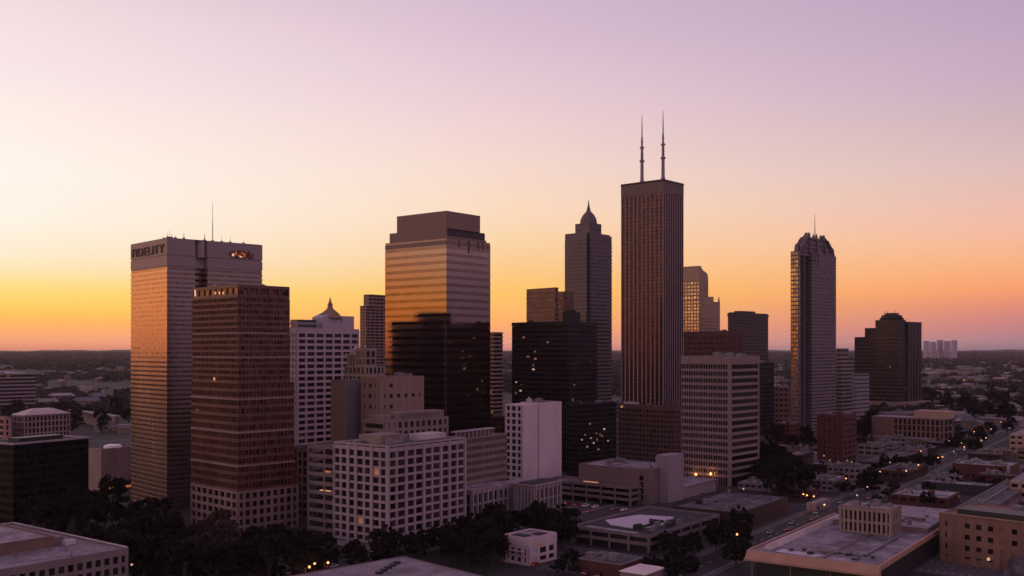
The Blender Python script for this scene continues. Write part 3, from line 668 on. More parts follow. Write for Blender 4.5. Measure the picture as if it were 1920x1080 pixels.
# spired tower
M_sp = mat('spired_tower_stone', (0.165, 0.12, 0.13), .6, var=.15, scale=.06)
G_sp = glass('spired_tower_glass', (.09, .07, .08), .12, metal=.5, cell=(2, 2, 3.8), var=.6)
b = Bld('spired_tower', 'slender grey-brown tower with stepped shoulders, a ribbed dome and a short spire', 'tower', 1104, 1100, 1059, 1148, vt=430, az=43)
a, bb, hh = b.a, b.b, b.h; n = 3.2
b.bands((0, a, n, bb), 0, hh-8, 48, M_sp, G_sp, .48, .35, mull=3.2, mw=.9)
b.bands((n, a-.4, 0, n+.4), 0, hh-8, 48, M_sp, G_sp, .48, .35, part='corner_bay')
b.add('corner_strip', MB().box(n-1.6, n+.1, n-1.6, n+.4, 0, hh-1), M_dark)
b.add('shoulder', MB().box(.2, a-.2, n+.2, bb-.2, hh-8, hh).box(n+.2, a-.6, .3, n+.3, hh-8, hh-2), M_sp)
xs, ys = b.along('R', 1134), b.along('L', 1071); h2 = b.z(413, 6, 6)
m0x, m0y = a-xs, bb-ys
b.bands((m0x*.6, xs+1, m0y*.6, ys+1), hh, h2, 2, M_sp, G_sp, .4, .3, mull=3, part='upper_tier')
cx, cy = a*.5, bb*.5; hd = h2
rad = 9.6
b.add('dome', MB().lathe(cx, cy, [(hd, rad), (hd+3, rad), (hd+3.2, rad*.92), (hd+8, rad*.84), (hd+11, rad*.66), (hd+13.5, rad*.42), (hd+15, rad*.27)], 16), M_sp)
b.add('spire', MB().lathe(cx, cy, [(hd+14.6, 2.9), (hd+17, 2.2), (hd+21, 1.1), (hd+28, .25)], 10), M_sp)
w = MB()
for i in range(8):
    an = i*pi/4+.2; w.tube((cx+9.4*cos(an), cy+9.4*sin(an), hd), (cx+9.0*cos(an), cy+9.0*sin(an), hd+6.5), .7, .4)
b.add('dome_rib', w, M_sp)

# twin-mast tower
M_tw = mat('twin_mast_pier', (0.30, 0.22, 0.23), .6, var=.12, scale=.05)
M_tws = mat('twin_mast_spandrel', (0.035, 0.014, 0.012), .6, var=.2)
G_tw = glass('twin_mast_glass', (.075, .025, .018), .14, metal=.85, spec=.3, cell=(50, 50, 3.9), var=.25)
b = Bld('twin_mast_tower', 'tallest tower, dark with thin vertical piers and two white masts on its flat roof', 'tower', 1244, 1000, 1164.5, 1281.7, vt=331.8, az=41)
a, bb, hh = b.a, b.b, b.h
b.strips((0, a, 0, bb), 0, hh-13, 9, 10, M_tw, G_tw, pw=1.15, e=.6, nfl=62, sh=.9, spm=M_tws)
b.add('crown_wall', MB().box(-.1, a+.1, -.1, bb+.1, hh-13, hh-1.6), mat('twin_mast_crown', (.19, .125, .115), .7, var=.12))
b.add('roof_rim', MB().box(-.3, a+.3, -.3, bb+.3, hh-1.6, hh+.4), M_tws)
for u, vtip, inn in ((1202.5, 210, 10), (1242.5, 203.5, 6)):
    yy = b.along('L', u+.01) if u < 1244 else 1; lx, ly = (inn*.12, yy*1.0) if True else (0, 0)
    ly = yy + inn*.0
    D_ = b.pt(lx, ly)[1]; zt = Z(vtip, D_); L_ = zt-hh; m = MB()
    m.lathe(lx, ly, [(hh, 2.6), (hh+3, 1.8), (hh+L_*.30, 1.65), (hh+L_*.301, 2.6), (hh+L_*.325, 2.6), (hh+L_*.326, 1.5), (hh+L_*.5, 1.35), (hh+L_*.501, 2.3), (hh+L_*.52, 2.3), (hh+L_*.521, 1.1), (hh+L_*.66, .95), (hh+L_*.661, .7), (hh+L_*.85, .5), (zt, .2)], 10)
    b.add('mast', m, mat('mast_steel', (.30, .25, .28), .6))
    w = MB()
    for fz in (.31, .51, .60, .42): w.box(lx-2.4, lx+2.4, ly-.2, ly+.2, hh+L_*fz, hh+L_*fz+.5)
    b.add('mast_antennas', w, mat('mast_steel', (.30, .25, .28), .6))
T7 = b

# stepped crown tower behind
M_st = mat('stepped_crown_stone', (0.40, 0.26, 0.19), .5, metal=.2, var=.15)
G_st = glass('stepped_crown_glass', (.75, .5, .32), .10, metal=.85, cell=(2, 2, 4), var=.5, wob=.03)
b = Bld('stepped_tower', 'gold-lit tower with a curved crown stepping down to the right, behind the twin-mast tower', 'tower', 1311, 1250, 1262, 1350, vt=560, az=43)
a, bb, hh = b.a, b.b, b.h
x1, x2, x3 = b.along('R', 1338), b.along('R', 1328), b.along('R', 1318)
b.bands((0, a, 0, bb), 0, hh, 34, M_st, G_st, .55, .4, mull=4.5, mw=1.4)
b.bands((0, x1, 0, bb), hh+.3, b.z(551), 1, M_st, G_st, .5, .4, mull=4.5, mw=1.4, part='tier')
b.bands((0, x2, 0, bb), b.z(551), b.z(524), 4, M_st, G_st, .5, .4, mull=4.5, mw=1.4, part='tier')
w = MB(); zt0 = b.z(524); zt1 = b.z(496); k = 6; pts = [(x2*(1-.0), zt0)]
prof = [(x2, zt0), (x2-.4, zt0+(zt1-zt0)*.35), (x2-2.5, zt0+(zt1-zt0)*.62), (x3-.5, zt0+(zt1-zt0)*.82), (x3-4, zt1), (0, zt1), (0, zt0)]
m = len(prof); w.v += [(x, 0, z) for x, z in prof] + [(x, bb, z) for x, z in prof]
w.f += [tuple(range(m-1, -1, -1)), tuple(range(m, 2*m))] + [(i, (i+1) % m, (i+1) % m+m, i+m) for i in range(m)]
b.add('crown', w, M_st); b.add('crown_cap', MB().box(-.6, 7, 1, bb-1, zt1, zt1+1.4), M_st)
w = MB()
for xx in (x1-1, a-1.2, a*.6): w.fr((xx-1, xx+1, .1, 2), hh+.3, (xx-.3, xx+.3, .7, 1.3), hh+7)
b.add('pinnacle', w, M_st)

# brown flat-topped block and neighbours
M_v = mat('flat_top_brown', (0.085, 0.055, 0.055), .6, var=.12)
b = Bld('flat_top_tower', 'brown flat-topped block standing alone between the gold-lit tower and the domed-crown tower', 'tower', 1372, 1100, 1364.5, 1440.5, vt=581.5, az=46)
b.bands(b.rect(), 0, b.h-4, 32, M_v, G_dark, .35, .2); b.add('cap', MB().box(-.4, b.a+.4, -.4, b.b+.4, b.h-4, b.h-1), M_v)
b.add('roof_rim', MB().box(.4, b.a-.4, .4, b.b-.4, b.h-1, b.h+.3), M_dark); b.add('plant_room', MB().box(b.a*.3, b.a*.7, 3, 12, b.h+.3, b.h+2.5), M_v)
b = Bld('dark_block', 'squat black block tucked behind the right edge of the beige gridded tower', 'building', 1428, 930, 1400, 1451.5, vt=678, az=43)
b.bands(b.rect(), 0, b.h, 18, M_bk, G_bk, .5, .15); b.roof(b.rect(), b.h+.3, M_bk, M_roofd, units=2)
b = Bld('rust_building', 'rust-red block with a dim top showing above the beige gridded tower', 'building', 1362, 700, 1282, 1392, vt=619, az=44)
M_ru = mat('rust_brick', (0.10, 0.04, 0.035), .8, var=.35, scale=.4)
b.bands(b.rect(), 0, b.h-3, 24, M_ru, glass('rust_dim', (.05, .02, .02), .3), .4, .2, mull=3, mw=.8); b.add('cap', MB().box(-.2, b.a+.2, -.2, b.b+.2, b.h-2.7, b.h), M_ru)
b.roof((0, b.a, 0, b.b), b.h, M_ru, M_roofd, units=3, seed=8)

# beige gridded tower
M_bg = mat('beige_grid_frame', (0.26, 0.185, 0.185), .8, var=.12, scale=.1)
b = Bld('beige_tower', 'beige office tower, gridded on one face and banded on the other, below the twin-mast tower', 'tower', 1369.5, 582, 1277.5, 1423, vt=665, az=42)
a, bb, hh = b.a, b.b, b.h
p = (hh-4.5-5)/16
b.bands((0, a, 0, bb), 5, hh-4.5, 16, M_bg, G_room, .60, .4)
w = MB()
for j in range(21):
    y = bb*j/20; ww = .42 if j % 2 else .24
    w.box(-.12, .6, max(y-ww/2, 0), min(y+ww/2, bb), 0, hh-4.2)
w.box(-.25, 1.1, -.25, 1.3, 0, hh-4.2).box(a-1.0, a+.2, -.2, 1.0, 0, hh-4.2); b.add('pier', w, M_bg)
b.add('crown_wall', MB().box(-.3, a+.3, -.3, bb+.3, hh-4.2, hh), M_bg)
b.add('lobby', MB().box(2, a-2, 2, bb-2, 0, 5), G_room)
b.roof((-.2, a+.2, -.2, bb+.2), hh, M_bg, M_roof, par=.5, units=4, seed=12)
T10 = b
# brown precast block
M_pc = mat('precast_brown', (0.125, 0.078, 0.075), .8, var=.2)
b = Bld('precast_block', 'brown precast block at the foot of the twin-mast tower', 'building', 1264, 690, 1159.5, 1277, vt=760, az=43)
b.grid(b.rect(), 0, b.h-1.5, 11, 3, 16, M_pc, glass('precast_glass', (.06, .03, .03), .2, cell=(50, 50, 50)), pw=.9, sh=1.5, e=.4, seed=18, top=1.6)
b.roof((.2, b.a-.2, .2, b.b-.2), b.h, M_pc, M_roofd, units=1, seed=1)
w = MB()
for i in range(5): w.lathe(3+i*.7, b.b-4-i*2.2, [(b.h+.3, 1.1), (b.h+1.6, 1.1), (b.h+2.6, .4)], 8)
b.add('roof_cowl', w, mat('cowl_pale', (.5, .42, .4), .5)); b.lit('L', 1166, 758, 2, 1.2, E_room, .2)

# tower with the arched crown
M_ar = mat('arched_crown_stone', (0.17, 0.125, 0.14), .6, var=.12, scale=.05)
G_ar = glass('arched_crown_glass', (.12, .10, .11), .12, metal=.5, cell=(2, 2, 3.8), var=.5)
b = Bld('arched_crown_tower', 'slender tower with an arched and finned crown and a thin needle, right of the skyline', 'tower', 1497, 850, 1482.5, 1568, vt=466, az=43)
a, bb, hh = b.a, b.b, b.h
xn0, xn1 = b.along('R', 1501), b.along('R', 1522)
b.grid((0, max(xn0, 2.2), 0, bb), 0, hh, 46, 1, 3, M_ar, glass('gold_reflection_glass', (.46, .25, .12), .12, metal=.95, cell=(50, 50, 50), var=.5), pw=.6, sh=1.3, e=.2, maxp=100, seed=5)  # gold tint paints the sunset reflection into this narrow face's glass
b.bands((xn0+.2, xn1, 3.2, bb-1), 0, hh-3, 46, M_dark, G_ar, .6, .2, part='recess_wall')
b.add('recess_fin', MB().box((xn0+xn1)/2-.4, (xn0+xn1)/2+.4, 1.2, 4, 0, hh-2), M_ar)
b.bands((xn1, a, 0, bb), 0, hh-6, 54, M_ar, G_ar, .42, .3, part='wing_wall')
b.add('shoulder', MB().box(xn1, a, .1, bb-.1, hh-6+.3, hh).box(xn0, xn1+.1, 1.5, bb-1, hh-3, hh+1), M_ar)
cx, cy = a*.52, bb*.5; fr = lambda kx, ky=None: (cx-a*kx/2, cx+a*kx/2, cy-bb*(ky or kx)/2, cy+bb*(ky or kx)/2)
H0 = hh; Hc = b.z(432) - hh
w = MB(); w.fr(fr(.72), H0, fr(.66), H0+Hc*.30).fr(fr(.66), H0+Hc*.30, fr(.46), H0+Hc*.70).fr(fr(.46), H0+Hc*.70, fr(.25), H0+Hc*.92)
b.add('crown', w, mat('crown_dark', (.12, .085, .085), .5))
w = MB()
for face in range(4):   # ribs of the arched crown and gabled dormers
    for s_ in (-1, 0, 1):
        f = {0: lambda k, t: (cx+a*k/2*t, cy-bb*k/2), 1: lambda k, t: (cx-a*k/2, cy+bb*k/2*t), 2: lambda k, t: (cx+a*k/2*t, cy+bb*k/2), 3: lambda k, t: (cx+a*k/2, cy+bb*k/2*t)}[face]
        ks = [(.87, 0), (.83, .32), (.63, .72), (.42, 1.02)]
        for (k0, g0), (k1, g1) in zip(ks, ks[1:]):
            p0, p1 = f(k0, s_*.92), f(k1, s_*.92); w.tube((*p0, H0+Hc*g0), (*p1, H0+Hc*g1), .95 if s_ else 1.1, .8); w.fr((p1[0]-.9, p1[0]+.9, p1[1]-.9, p1[1]+.9), H0+Hc*g1-1, (p1[0]-.2, p1[0]+.2, p1[1]-.2, p1[1]+.2), H0+Hc*g1+2.2)
    p0 = f(.88, 0); w.fr((p0[0]-3.2, p0[0]+3.2, p0[1]-1.6, p0[1]+1.6), H0-1, (p0[0]-.4, p0[0]+.4, p0[1]-.3, p0[1]+.3), H0+Hc*.50)
    for s_ in (-.55, .55): p0 = f(.74, s_); w.fr((p0[0]-1.6, p0[0]+1.6, p0[1]-1.2, p0[1]+1.2), H0, (p0[0]-.3, p0[0]+.3, p0[1]-.3, p0[1]+.3), H0+Hc*.72)
    for g_, k_ in ((.28, .80), (.52, .70), (.80, .54)):
        q0, q1 = f(k_, -.9), f(k_, .9); w.tube((*q0, H0+Hc*g_), (*q1, H0+Hc*g_), .45, .45)
for sx in (-1, 1):
    for sy in (-1, 1): w.fr((cx+sx*a*.20-1.3, cx+sx*a*.20+1.3, cy+sy*bb*.2-1.3, cy+sy*bb*.2+1.3), H0+Hc*.8, (cx+sx*a*.18-.5, cx+sx*a*.18+.5, cy+sy*bb*.18-.5, cy+sy*bb*.18+.5), H0+Hc*1.12)
b.add('crown_rib', w, M_ar)
w = MB(); p = b.along('R', 1526); zt = Z(397, b.pt(cx, cy)[1]); w.tube((cx, cy, H0+Hc*.9), (cx, cy, zt), .55, .15); b.add('needle', w, mat('needle_pale', (.6, .55, .5), .5))
w = MB(); 
for i in range(3): w.fr((xn1+1.5+i*5.2, xn1+4.2+i*5.2, -.5, .2), hh-7, (xn1+2.5+i*5.2, xn1+3.2+i*5.2, -.3, .2), hh+3)
b.add('gable', w, M_ar)

# dark ziggurat hotel
M_zg = mat('ziggurat_brown', (0.034, 0.015, 0.016), .6, var=.2)
M_zg2 = mat('ziggurat_stair', (0.095, 0.058, 0.06), .7, var=.1)
b = Bld('ziggurat_tower', 'dark maroon stepped tower with a round-topped centre near the right side', 'tower', 1688, 1300, 1602, 1728, vt=598, az=46)
a, bb, hh = b.a, b.b, b.h
yA, yB, yC = b.along('L', 1689.5), b.along('L', 1640.5), b.along('L', 1621)
b.bands((0, a*.0+26, 3, bb), 0, b.z(628, 0, bb), 20, M_zg, G_dark, .4, .2)
b.bands((0.5, 25, 3.2, yC), b.z(628, 0, bb)+.3, b.z(611, 0, yC), 4, M_zg, G_dark, .4, .2, part='tier')
b.bands((1.0, 24, 3.4, yB), b.z(611, 0, yC)+.3, b.z(596, 0, yB), 3, M_zg, G_dark, .4, .2, part='tier')
zz = b.z(596, 0, yB)+.3
b.add('round_top', MB().lathe(12, yB*.5, [(zz, 15), (zz+2.5, 15.4), (zz+3, 13.5), (zz+6, 13), (zz+6.5, 9), (zz+9, 8)], 14), M_zg)
w = MB()
for i in range(6): w.tube((12+9*cos(i), yB*.5+9*sin(i), zz+6), (12+9*cos(i), yB*.5+9*sin(i), zz+12), .4, .2)
b.add('antenna', w, M_dark)
b.strips((26.5, a, 0, 26), 0, hh, 4, 4, M_zg2, G_dark, pw=2.6, e=.5, part='stair_tower')
b.add('podium', MB().box(-8, a+6, -10, bb, 0, 11), mat('podium_tan', (.24, .16, .15), .8))
# pale pair between
M_pl = mat('pale_grey_block', (0.25, 0.21, 0.235), .8, var=.12)
b = Bld('pale_block', 'pale grey block with a blank side right behind the arched-crown tower', 'building', 1606, 960, 1598, 1630, vt=699, az=44)
b.bands(b.rect(), 0, b.h, 14, M_pl, G_dark, .25, .15); b.roof(b.rect(), b.h, M_pl, M_roofw, units=1)
b = Bld('stepped_block', 'small brown-grey stepped block against the right edge of the arched-crown tower', 'building', 1578, 1010, 1566, 1602, vt=668, az=44)
M_sb = mat('stepped_small', (.22, .17, .17), .8)
b.bands(b.rect(), 0, b.h, 18, M_sb, G_dark, .4, .3); b.bands((2, b.a*.7, 2, b.b), b.h+.3, b.h+9, 2, M_sb, G_dark, .4, .3, part='tier')
b.roof((2, b.a*.7, 2, b.b), b.h+9.3, M_sb, units=0)

# ------------------------------------------------------------------ lower buildings
M_rbk = mat('red_brick', (0.10, 0.034, 0.03), .85, var=.25, scale=.4)
M_dbk = mat('maroon_brick', (0.055, 0.022, 0.022), .85, var=.2, scale=.3)
M_tan = mat('tan_brick', (0.20, 0.12, 0.095), .85, var=.2, scale=.3)
M_ora = mat('orange_tan_stucco', (0.42, 0.27, 0.21), .8, var=.12)
M_lil = mat('pale_stucco', (0.21, 0.165, 0.175), .8, var=.15)

b = Bld('apartment_tower', 'red-brown brick mid-rise with a flat roof standing beside the lamp-lit street', 'building', 1580, 677, 1532, 1606, vt=777, az=40)
b.grid(b.rect(), 0, b.h-1, 9, 3, 5, M_rbk, G_dark, pw=2.6, sh=2.0, e=.25, seed=61, top=1.2); b.roof((.2, b.a-.2, .2, b.b-.2), b.h, M_rbk, M_roofw, units=3, seed=4)
for u, v in ((1545, 850), (1556, 858), (1563, 866), (1572, 862), (1588, 859), (1597, 862), (1551, 871), (1567, 878)): (b.lit('L', u, v, 1, .9, E_room if u % 2 else emit('lit_faint', (1, .45, .25), .2), .1) if u < 1580 else b.lit('R', u, v, 1, .9, E_room2, .1))
b = Bld('long_building', 'long tan building with a set-back upper floor, right of the brick mid-rise', 'building', 1771, 830, 1634, 1786, vt=783, az=40)
a, bb, hh = b.a, b.b, b.h
y1, y2 = b.along('L', 1703), b.along('L', 1743)
b.grid((0, a, 0, bb), 0, hh, 4, 2, 16, M_tan, G_dark, pw=1.6, sh=1.1, e=.4, seed=62, top=.6, skip=lambda f, i, j: (f == 'L' and (j > 10)))
b.add('upper_floor', MB().box(2, a-.5, y2-14, y1-4, hh+.6, b.z(765, 0, y1)), M_ora); b.add('roof', MB().box(.3, a-.3, .3, bb-.3, hh+.5, hh+.75), M_roofw)
b.add('side_wing', MB().box(-9, -.1, bb*.1, bb-4, 0, 5), M_tan); b.add('wing_roof', MB().box(-9.3, -.1, bb*.1-.3, bb-3.7, 5, 5.4), M_roofw)

# blank-walled hall with its tower
b = Bld('hall', 'low hall with long blank tan walls and a pale square tower on its corner', 'building', 1216, 514, 1085, 1250, vt=878, az=38)
a, bb, hh = b.a, b.b, b.h
M_hall = mat('hall_tan', (0.19, 0.132, 0.125), .85, var=.1); M_hl = mat('hall_pale', (0.28, 0.225, 0.245), .8, var=.08)
zb = b.z(938, 0, bb)
yw = b.along('L', 1185)
b.add('blank_wall', MB().box(0, a+14, 0, yw, 0, hh).box(0, a+14, yw, bb, hh-8.5, hh), M_hall)
b.roof((0, a+14, 0, bb), hh, M_hall, M_roofw, par=.6, units=4, seed=19, usize=(2, 4))
y0, y1 = b.along('L', 1207), b.along('L', 1199); w = MB()
for i in range(4): w.box(-.08, .1, y0+.2, y1-.2, 2+i*3.4, 4.6+i*3.4)
b.add('stair_window', w, G_dark); b.add('stair_jamb', MB().box(-.3, .05, y1, y1+1.2, 0, hh-3).box(-.3, .05, y0-3.5, y0-.4, 0, hh-3), M_hall)
b.add('lower_wall', MB().box(5, a+10, yw, bb, 0, hh-8.5), M_dark)
c2 = Bld('x', '', '', 1253, 520, 1229, 1282, vt=851, az=38); ox, oy = sub(b, c2)
b.add('tower_wall', MB().box(ox, ox+c2.a, oy, oy+c2.b, 0, c2.h).box(ox-.5, ox+.8, oy-.5, oy+.8, 0, c2.h+.6), M_hl); b.add('tower_roof', MB().box(ox+.5, ox+c2.a-.5, oy+.5, oy+c2.b-.5, c2.h, c2.h+.3), M_roofw)
w = MB().fr((ox+c2.a, ox+c2.a+40, oy+1, oy+17), 0, (ox+c2.a, ox+c2.a+40, oy+1, oy+17), 6.2); b.add('side_wing', w, M_hl)
b.add('wing_roof', MB().box(ox+c2.a, ox+c2.a+41, oy+.3, oy+18, 6.2, 6.7), M_roofw)
b = Bld('parking_deck', 'long low parking deck of thin slabs left of the blank-walled hall', 'parking deck', 1182, 508, 1022, 1200, h=9, az=38)
deck(b, (0, b.a+8, 0, b.b), 0, b.h, 3, M_dk, slab=.4)
b.lit('L', 1108, 899, 9, .5, emit('deck_strip', (1, .45, .2), .35), .2)

# parking deck with pale roof patch, front centre
b = Bld('parking_deck', 'two-level parking deck with a large white patch on its roof, front centre', 'parking deck', 1217, 392, 1072, 1349, vt=1003, az=37)
a, bb, hh = b.a, b.b, b.h
M_gd = mat('front_deck_concrete', (0.21, 0.155, 0.16), .85, var=.25)
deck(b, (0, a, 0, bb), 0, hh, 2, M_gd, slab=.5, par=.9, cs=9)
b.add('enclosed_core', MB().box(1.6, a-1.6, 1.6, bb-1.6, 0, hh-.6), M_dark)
b.add('roof_deck', MB().box(.4, a-.4, .4, bb-.4, hh, hh+.05), M_roofd)
b.add('roof_patch', MB().poly([(12, bb*.35), (24, bb*.22), (a-16, bb*.38), (a-20, bb*.8), (22, bb*.93), (14, bb*.72)], hh+.05, hh+.35), mat('patch_white', (.56, .46, .51), .6, var=.12, scale=.1, streak=False))
b.add('roof_patch', MB().poly([(1.5, bb*.25), (6, bb*.22), (8, bb*.9), (1.5, bb*.95)], hh+.05, hh+.12), M_roofw)
q = random.Random(77)
for i in range(9):
    x0, y0 = 9+q.random()*26, bb*.05+q.random()*bb*.30; s_ = q.uniform(1.5, 3.4); b.add('rooftop_unit', MB().box(x0, x0+s_, y0, y0+s_*.8, hh+.05, hh+q.uniform(1, 2.2)).box(x0+.2, x0+s_-.2, y0+.2, y0+s_*.6, hh+1, hh+q.uniform(1.5, 2.5)), M_unit if i % 2 else M_dark)
b.add('duct', MB().box(14, 32, bb*.30, bb*.30+1, hh+.4, hh+1.3).box(31, 32, bb*.3, bb*.48, hh+.4, hh+1.3), M_dark)

# maroon warehouse
b = Bld('warehouse', 'flat grey-roofed maroon brick warehouse beside the street, behind the white-patched deck', 'warehouse', 1388, 440, 1262, 1478, vt=959, az=35.5)
b.add('wall', MB().box(0, b.a, 0, b.b, 0, b.h), M_dbk); b.roof(b.rect(), b.h, M_dbk, M_roof, par=.5, units=5, seed=23, usize=(1, 2.5))
w = MB()
for i in range(6): w.box(3+i*b.a/7, 3+i*b.a/7+2.2, -.06, .1, 1, 3.6)
b.add('loading_bay', w, M_dark)
for j in range(5): b.add('skylight', MB().box(8+(j*9) % max(b.a-12, 9), 9.5+(j*9) % max(b.a-12, 9), 6+j*8, 8+j*8, b.h+.1, b.h+.5), M_roofd)

# small white villa-like block
b = Bld('small_office', 'small white flat-roofed building by itself in the front centre', 'building', 992.5, 369, 942.5, 1043.7, vt=1008, az=40)
a, bb, hh = b.a, b.b, b.h; M_vw = mat('villa_white', (0.56, 0.43, 0.47), .8, var=.1)
b.grid((0, a, 0, bb), 0, hh-3.2, 2, 3, 4, M_vw, G_dark, pw=1.6, sh=1.1, e=.4, seed=71, skip=lambda f, i, j: (f == 'R' and j == 0) or (f == 'L' and j == 3))
b.add('attic_wall', MB().box(-.1, a+.1, -.1, bb+.1, hh-3.15, hh), M_vw)
b.roof((0, a, 0, bb), hh, M_vw, M_roofw, par=.6, units=0)
b.add('roof_well', MB().box(2, 6.5, bb*.35, bb*.8, hh+.1, hh+.5).box(a*.55, a*.8, 2, 6, hh+.1, hh+.5), M_roofd)
b.add('porch', MB().box(-.8, 0, 2, bb-2, hh-5, hh-4.5).box(-.8, -.4, 2, 2.5, 0, hh-5).box(-.8, -.4, bb-2.5, bb-2, 0, hh-5), M_vw)
b.add('sign_strip', MB().box(4, 9, -.2, .0, hh-3.0, hh-2.2), mat('gold_trim', (.6, .35, .18), .5))

# foreground left office
D0 = 325; h0 = 15.2
class Fr(Bld): pass
def by_far_right(name, label, cat, u, v, h, a, bdep, az, D=None):
    """corner known is the far end of the right-hand face"""
    D = D or (H-h)*FL/(v-HZ); az_ = R(az); ex, ey = X(u, D), D
    cx, cy = ex - a*sin(az_), ey - a*cos(az_)
    o = Bld.__new__(Bld); o.az = az_; o.dR = (sin(az_), cos(az_)); o.dL = (-cos(az_), sin(az_)); o.c = (cx, cy); o.a = a; o.b = bdep; o.h = h
    o.e = empty(name, (cx, cy, 0), R(90)-az_); tag(o.e, label, cat); FOOT.append(o); return o
b = by_far_right('office_building', 'office with lilac-grey flat roofs, cut off by the bottom left corner', 'building', 241, 1026, 15, 90, 76, 37.5)
a, bb, hh = b.a, b.b, b.h
M_of = mat('foreground_office_wall', (0.22, 0.165, 0.17), .85, var=.18)
b.grid((0, a, 0, bb), 0, hh-1, 4, 30, 24, M_of, G_room, pw=1.15, sh=1.3, e=.45, seed=81, top=1.0)
b.roof((0, a, 0, bb), hh, M_of, (MATS.get('roof_lilac') or roofmat('roof_lilac', (.16, .13, .145), (.26, .21, .235), (.36, .30, .33))), par=.7, units=0)
b.add('raised_roof', MB().box(.9, a-13, 23, bb-.8, hh+.1, hh+3.2), M_tan); b.add('raised_roof_deck', MB().box(1.3, a-13.4, 23.4, bb-1.2, hh+3.2, hh+3.45), M_roofw)
b.add('raised_parapet', MB().box(.7, a-12.8, 22.8, 23.3, hh+3.2, hh+3.9).box(a-13.3, a-12.8, 23.3, bb-.6, hh+3.2, hh+3.9), M_tan)
b.add('stair_hut', MB().box(a-12, a-7.5, 26, 31, hh+.1, hh+2.6), M_cc); b.add('rooftop_unit', MB().box(a-9.5, a-6, 21.5, 24, hh+.2, hh+1.7), mat('plant_pale', (.5, .44, .44), .7))
b.add('coping', MB().box(-.1, a+.1, bb-.6, bb+.1, hh+.7, hh+.95).box(a-.6, a+.1, .6, bb-.6, hh+.7, hh+.95), mat('coping_pale', (.5, .42, .42), .7))
q = random.Random(5)
for i in range(7): x0, y0 = 12+q.random()*(a-22), 3+q.random()*16; b.add('roof_vent', MB().lathe(x0, y0, [(hh+.1, .3), (hh+.9, .3), (hh+1, .5), (hh+1.3, .2)], 8), M_unit)

# bottom-centre flat roof (its back corner shows)
def by_back(name, label, cat, u, v, h, a, bdep, az):
    D = (H-h)*FL/(v-HZ); az_ = R(az); dR = (sin(az_), cos(az_)); dL = (-cos(az_), sin(az_)); px, py = X(u, D), D
    o = Bld.__new__(Bld); o.az = az_; o.dR = dR; o.dL = dL; o.c = (px-a*dR[0]-bdep*dL[0], py-a*dR[1]-bdep*dL[1]); o.a = a; o.b = bdep; o.h = h
    o.e = empty(name, (*o.c, 0), R(90)-az_); tag(o.e, label, cat); FOOT.append(o); return o
b = by_back('flat_roof_building', 'broad lilac-grey flat roof at the bottom edge, left of the small white building', 'building', 756, 1040, 12, 46, 40, 47)
b.bands(b.rect(), 0, b.h-.4, 3, M_of, G_room, .45, .3, mull=3, mw=.5); b.roof(b.rect(), b.h, M_of, (MATS.get('roof_lilac') or roofmat('roof_lilac', (.16, .13, .145), (.26, .21, .235), (.36, .30, .33))), par=.35, units=0)
for i in range(5): b.add('rooftop_unit', MB().box(b.a-9-i*3.1, b.a-7-i*3.1, b.b-8-i*2, b.b-6.6-i*2, b.h+.1, b.h+.9), M_dark)
b = by_back('shed', 'pale pink-lit shed roof at the very bottom, right of the small white building', 'building', 1200, 1052, 6, 14, 10, 37)
b.add('wall', MB().box(.3, b.a-.3, .3, b.b-.3, 0, b.h-.3), M_of); b.add('roof', MB().box(0, b.a, 0, b.b, b.h-.3, b.h), mat('shed_roof_bright', (.8, .62, .6), .35, var=.1, streak=False))
b.add('gutter', MB().box(-.2, b.a+.2, -.3, 0, b.h-.5, b.h-.2), M_unit)
b = by_back('low_block', 'grey flat-roofed low block at the bottom edge, left of the pink-lit shed', 'building', 1128, 1030, 5, 16, 18, 37)
b.add('wall', MB().box(0, b.a, 0, b.b, 0, b.h), M_rbk); b.roof(b.rect(), b.h, M_lil, M_roof, par=.3, units=2, seed=3)

# big flat-roofed store at the lower right
b = Bld('store', 'big flat-roofed store with a tan fascia and a windowed rooftop block, lower right', 'building', 1650, 322, 1403, 1742, h=10, az=35.5)
M_fas = mat('fascia_tan', (0.42, 0.235, 0.16), .7, var=.15)
a, bb, hh = b.a, b.b, b.h
b.b = bb = b.along('L', 1403)
b.add('roof', MB().box(.5, a+30, .5, bb-.5, hh-.6, hh+.02), roofmat('roof_lilac2', (.12, .095, .11), (.25, .20, .23), (.42, .34, .38)))
b.add('fascia', MB().fr((-2.6, .3, -.3, bb+.3), hh-2.2, (-.2, .3, -.3, bb+.3), hh+.3).box(-2.7, .3, -.35, bb+.35, hh-2.9, hh-2.2).box(.3, a+30, -.3, .5, hh-1.3, hh+.4).box(.5, a+30, bb-.5, bb+.3, hh-1.2, hh+.5), M_fas)
b.add('wall', MB().box(2, a+29, 1.4, bb-2, 0, hh-.7), M_dark)
w = MB()
for i in range(4): b.add('column', MB().box(-1.2, -.9, 2+i*(bb-4)/3, 2.3+i*(bb-4)/3, 0, hh-2.9), M_lil)
b.add('roof_ridge', MB().fr((6, a+20, bb-6, bb-3), hh, (7, a+19, bb-5, bb-4), hh+1.6), mat('ridge_pale', (.5, .4, .38), .7))
q = random.Random(15)
for i in range(8):
    x0, y0 = 4+q.random()*7, 5+i*(bb-14)/8; s_ = q.uniform(.8, 1.8); b.add('rooftop_unit', MB().box(x0, x0+s_*1.6, y0, y0+s_, hh+.02, hh+q.uniform(.5, 1.1)), M_dark)
c2 = Bld('x', '', '', 1671, 374, 1574, 1690, vt=957, az=35.5); ox, oy = sub(b, c2)
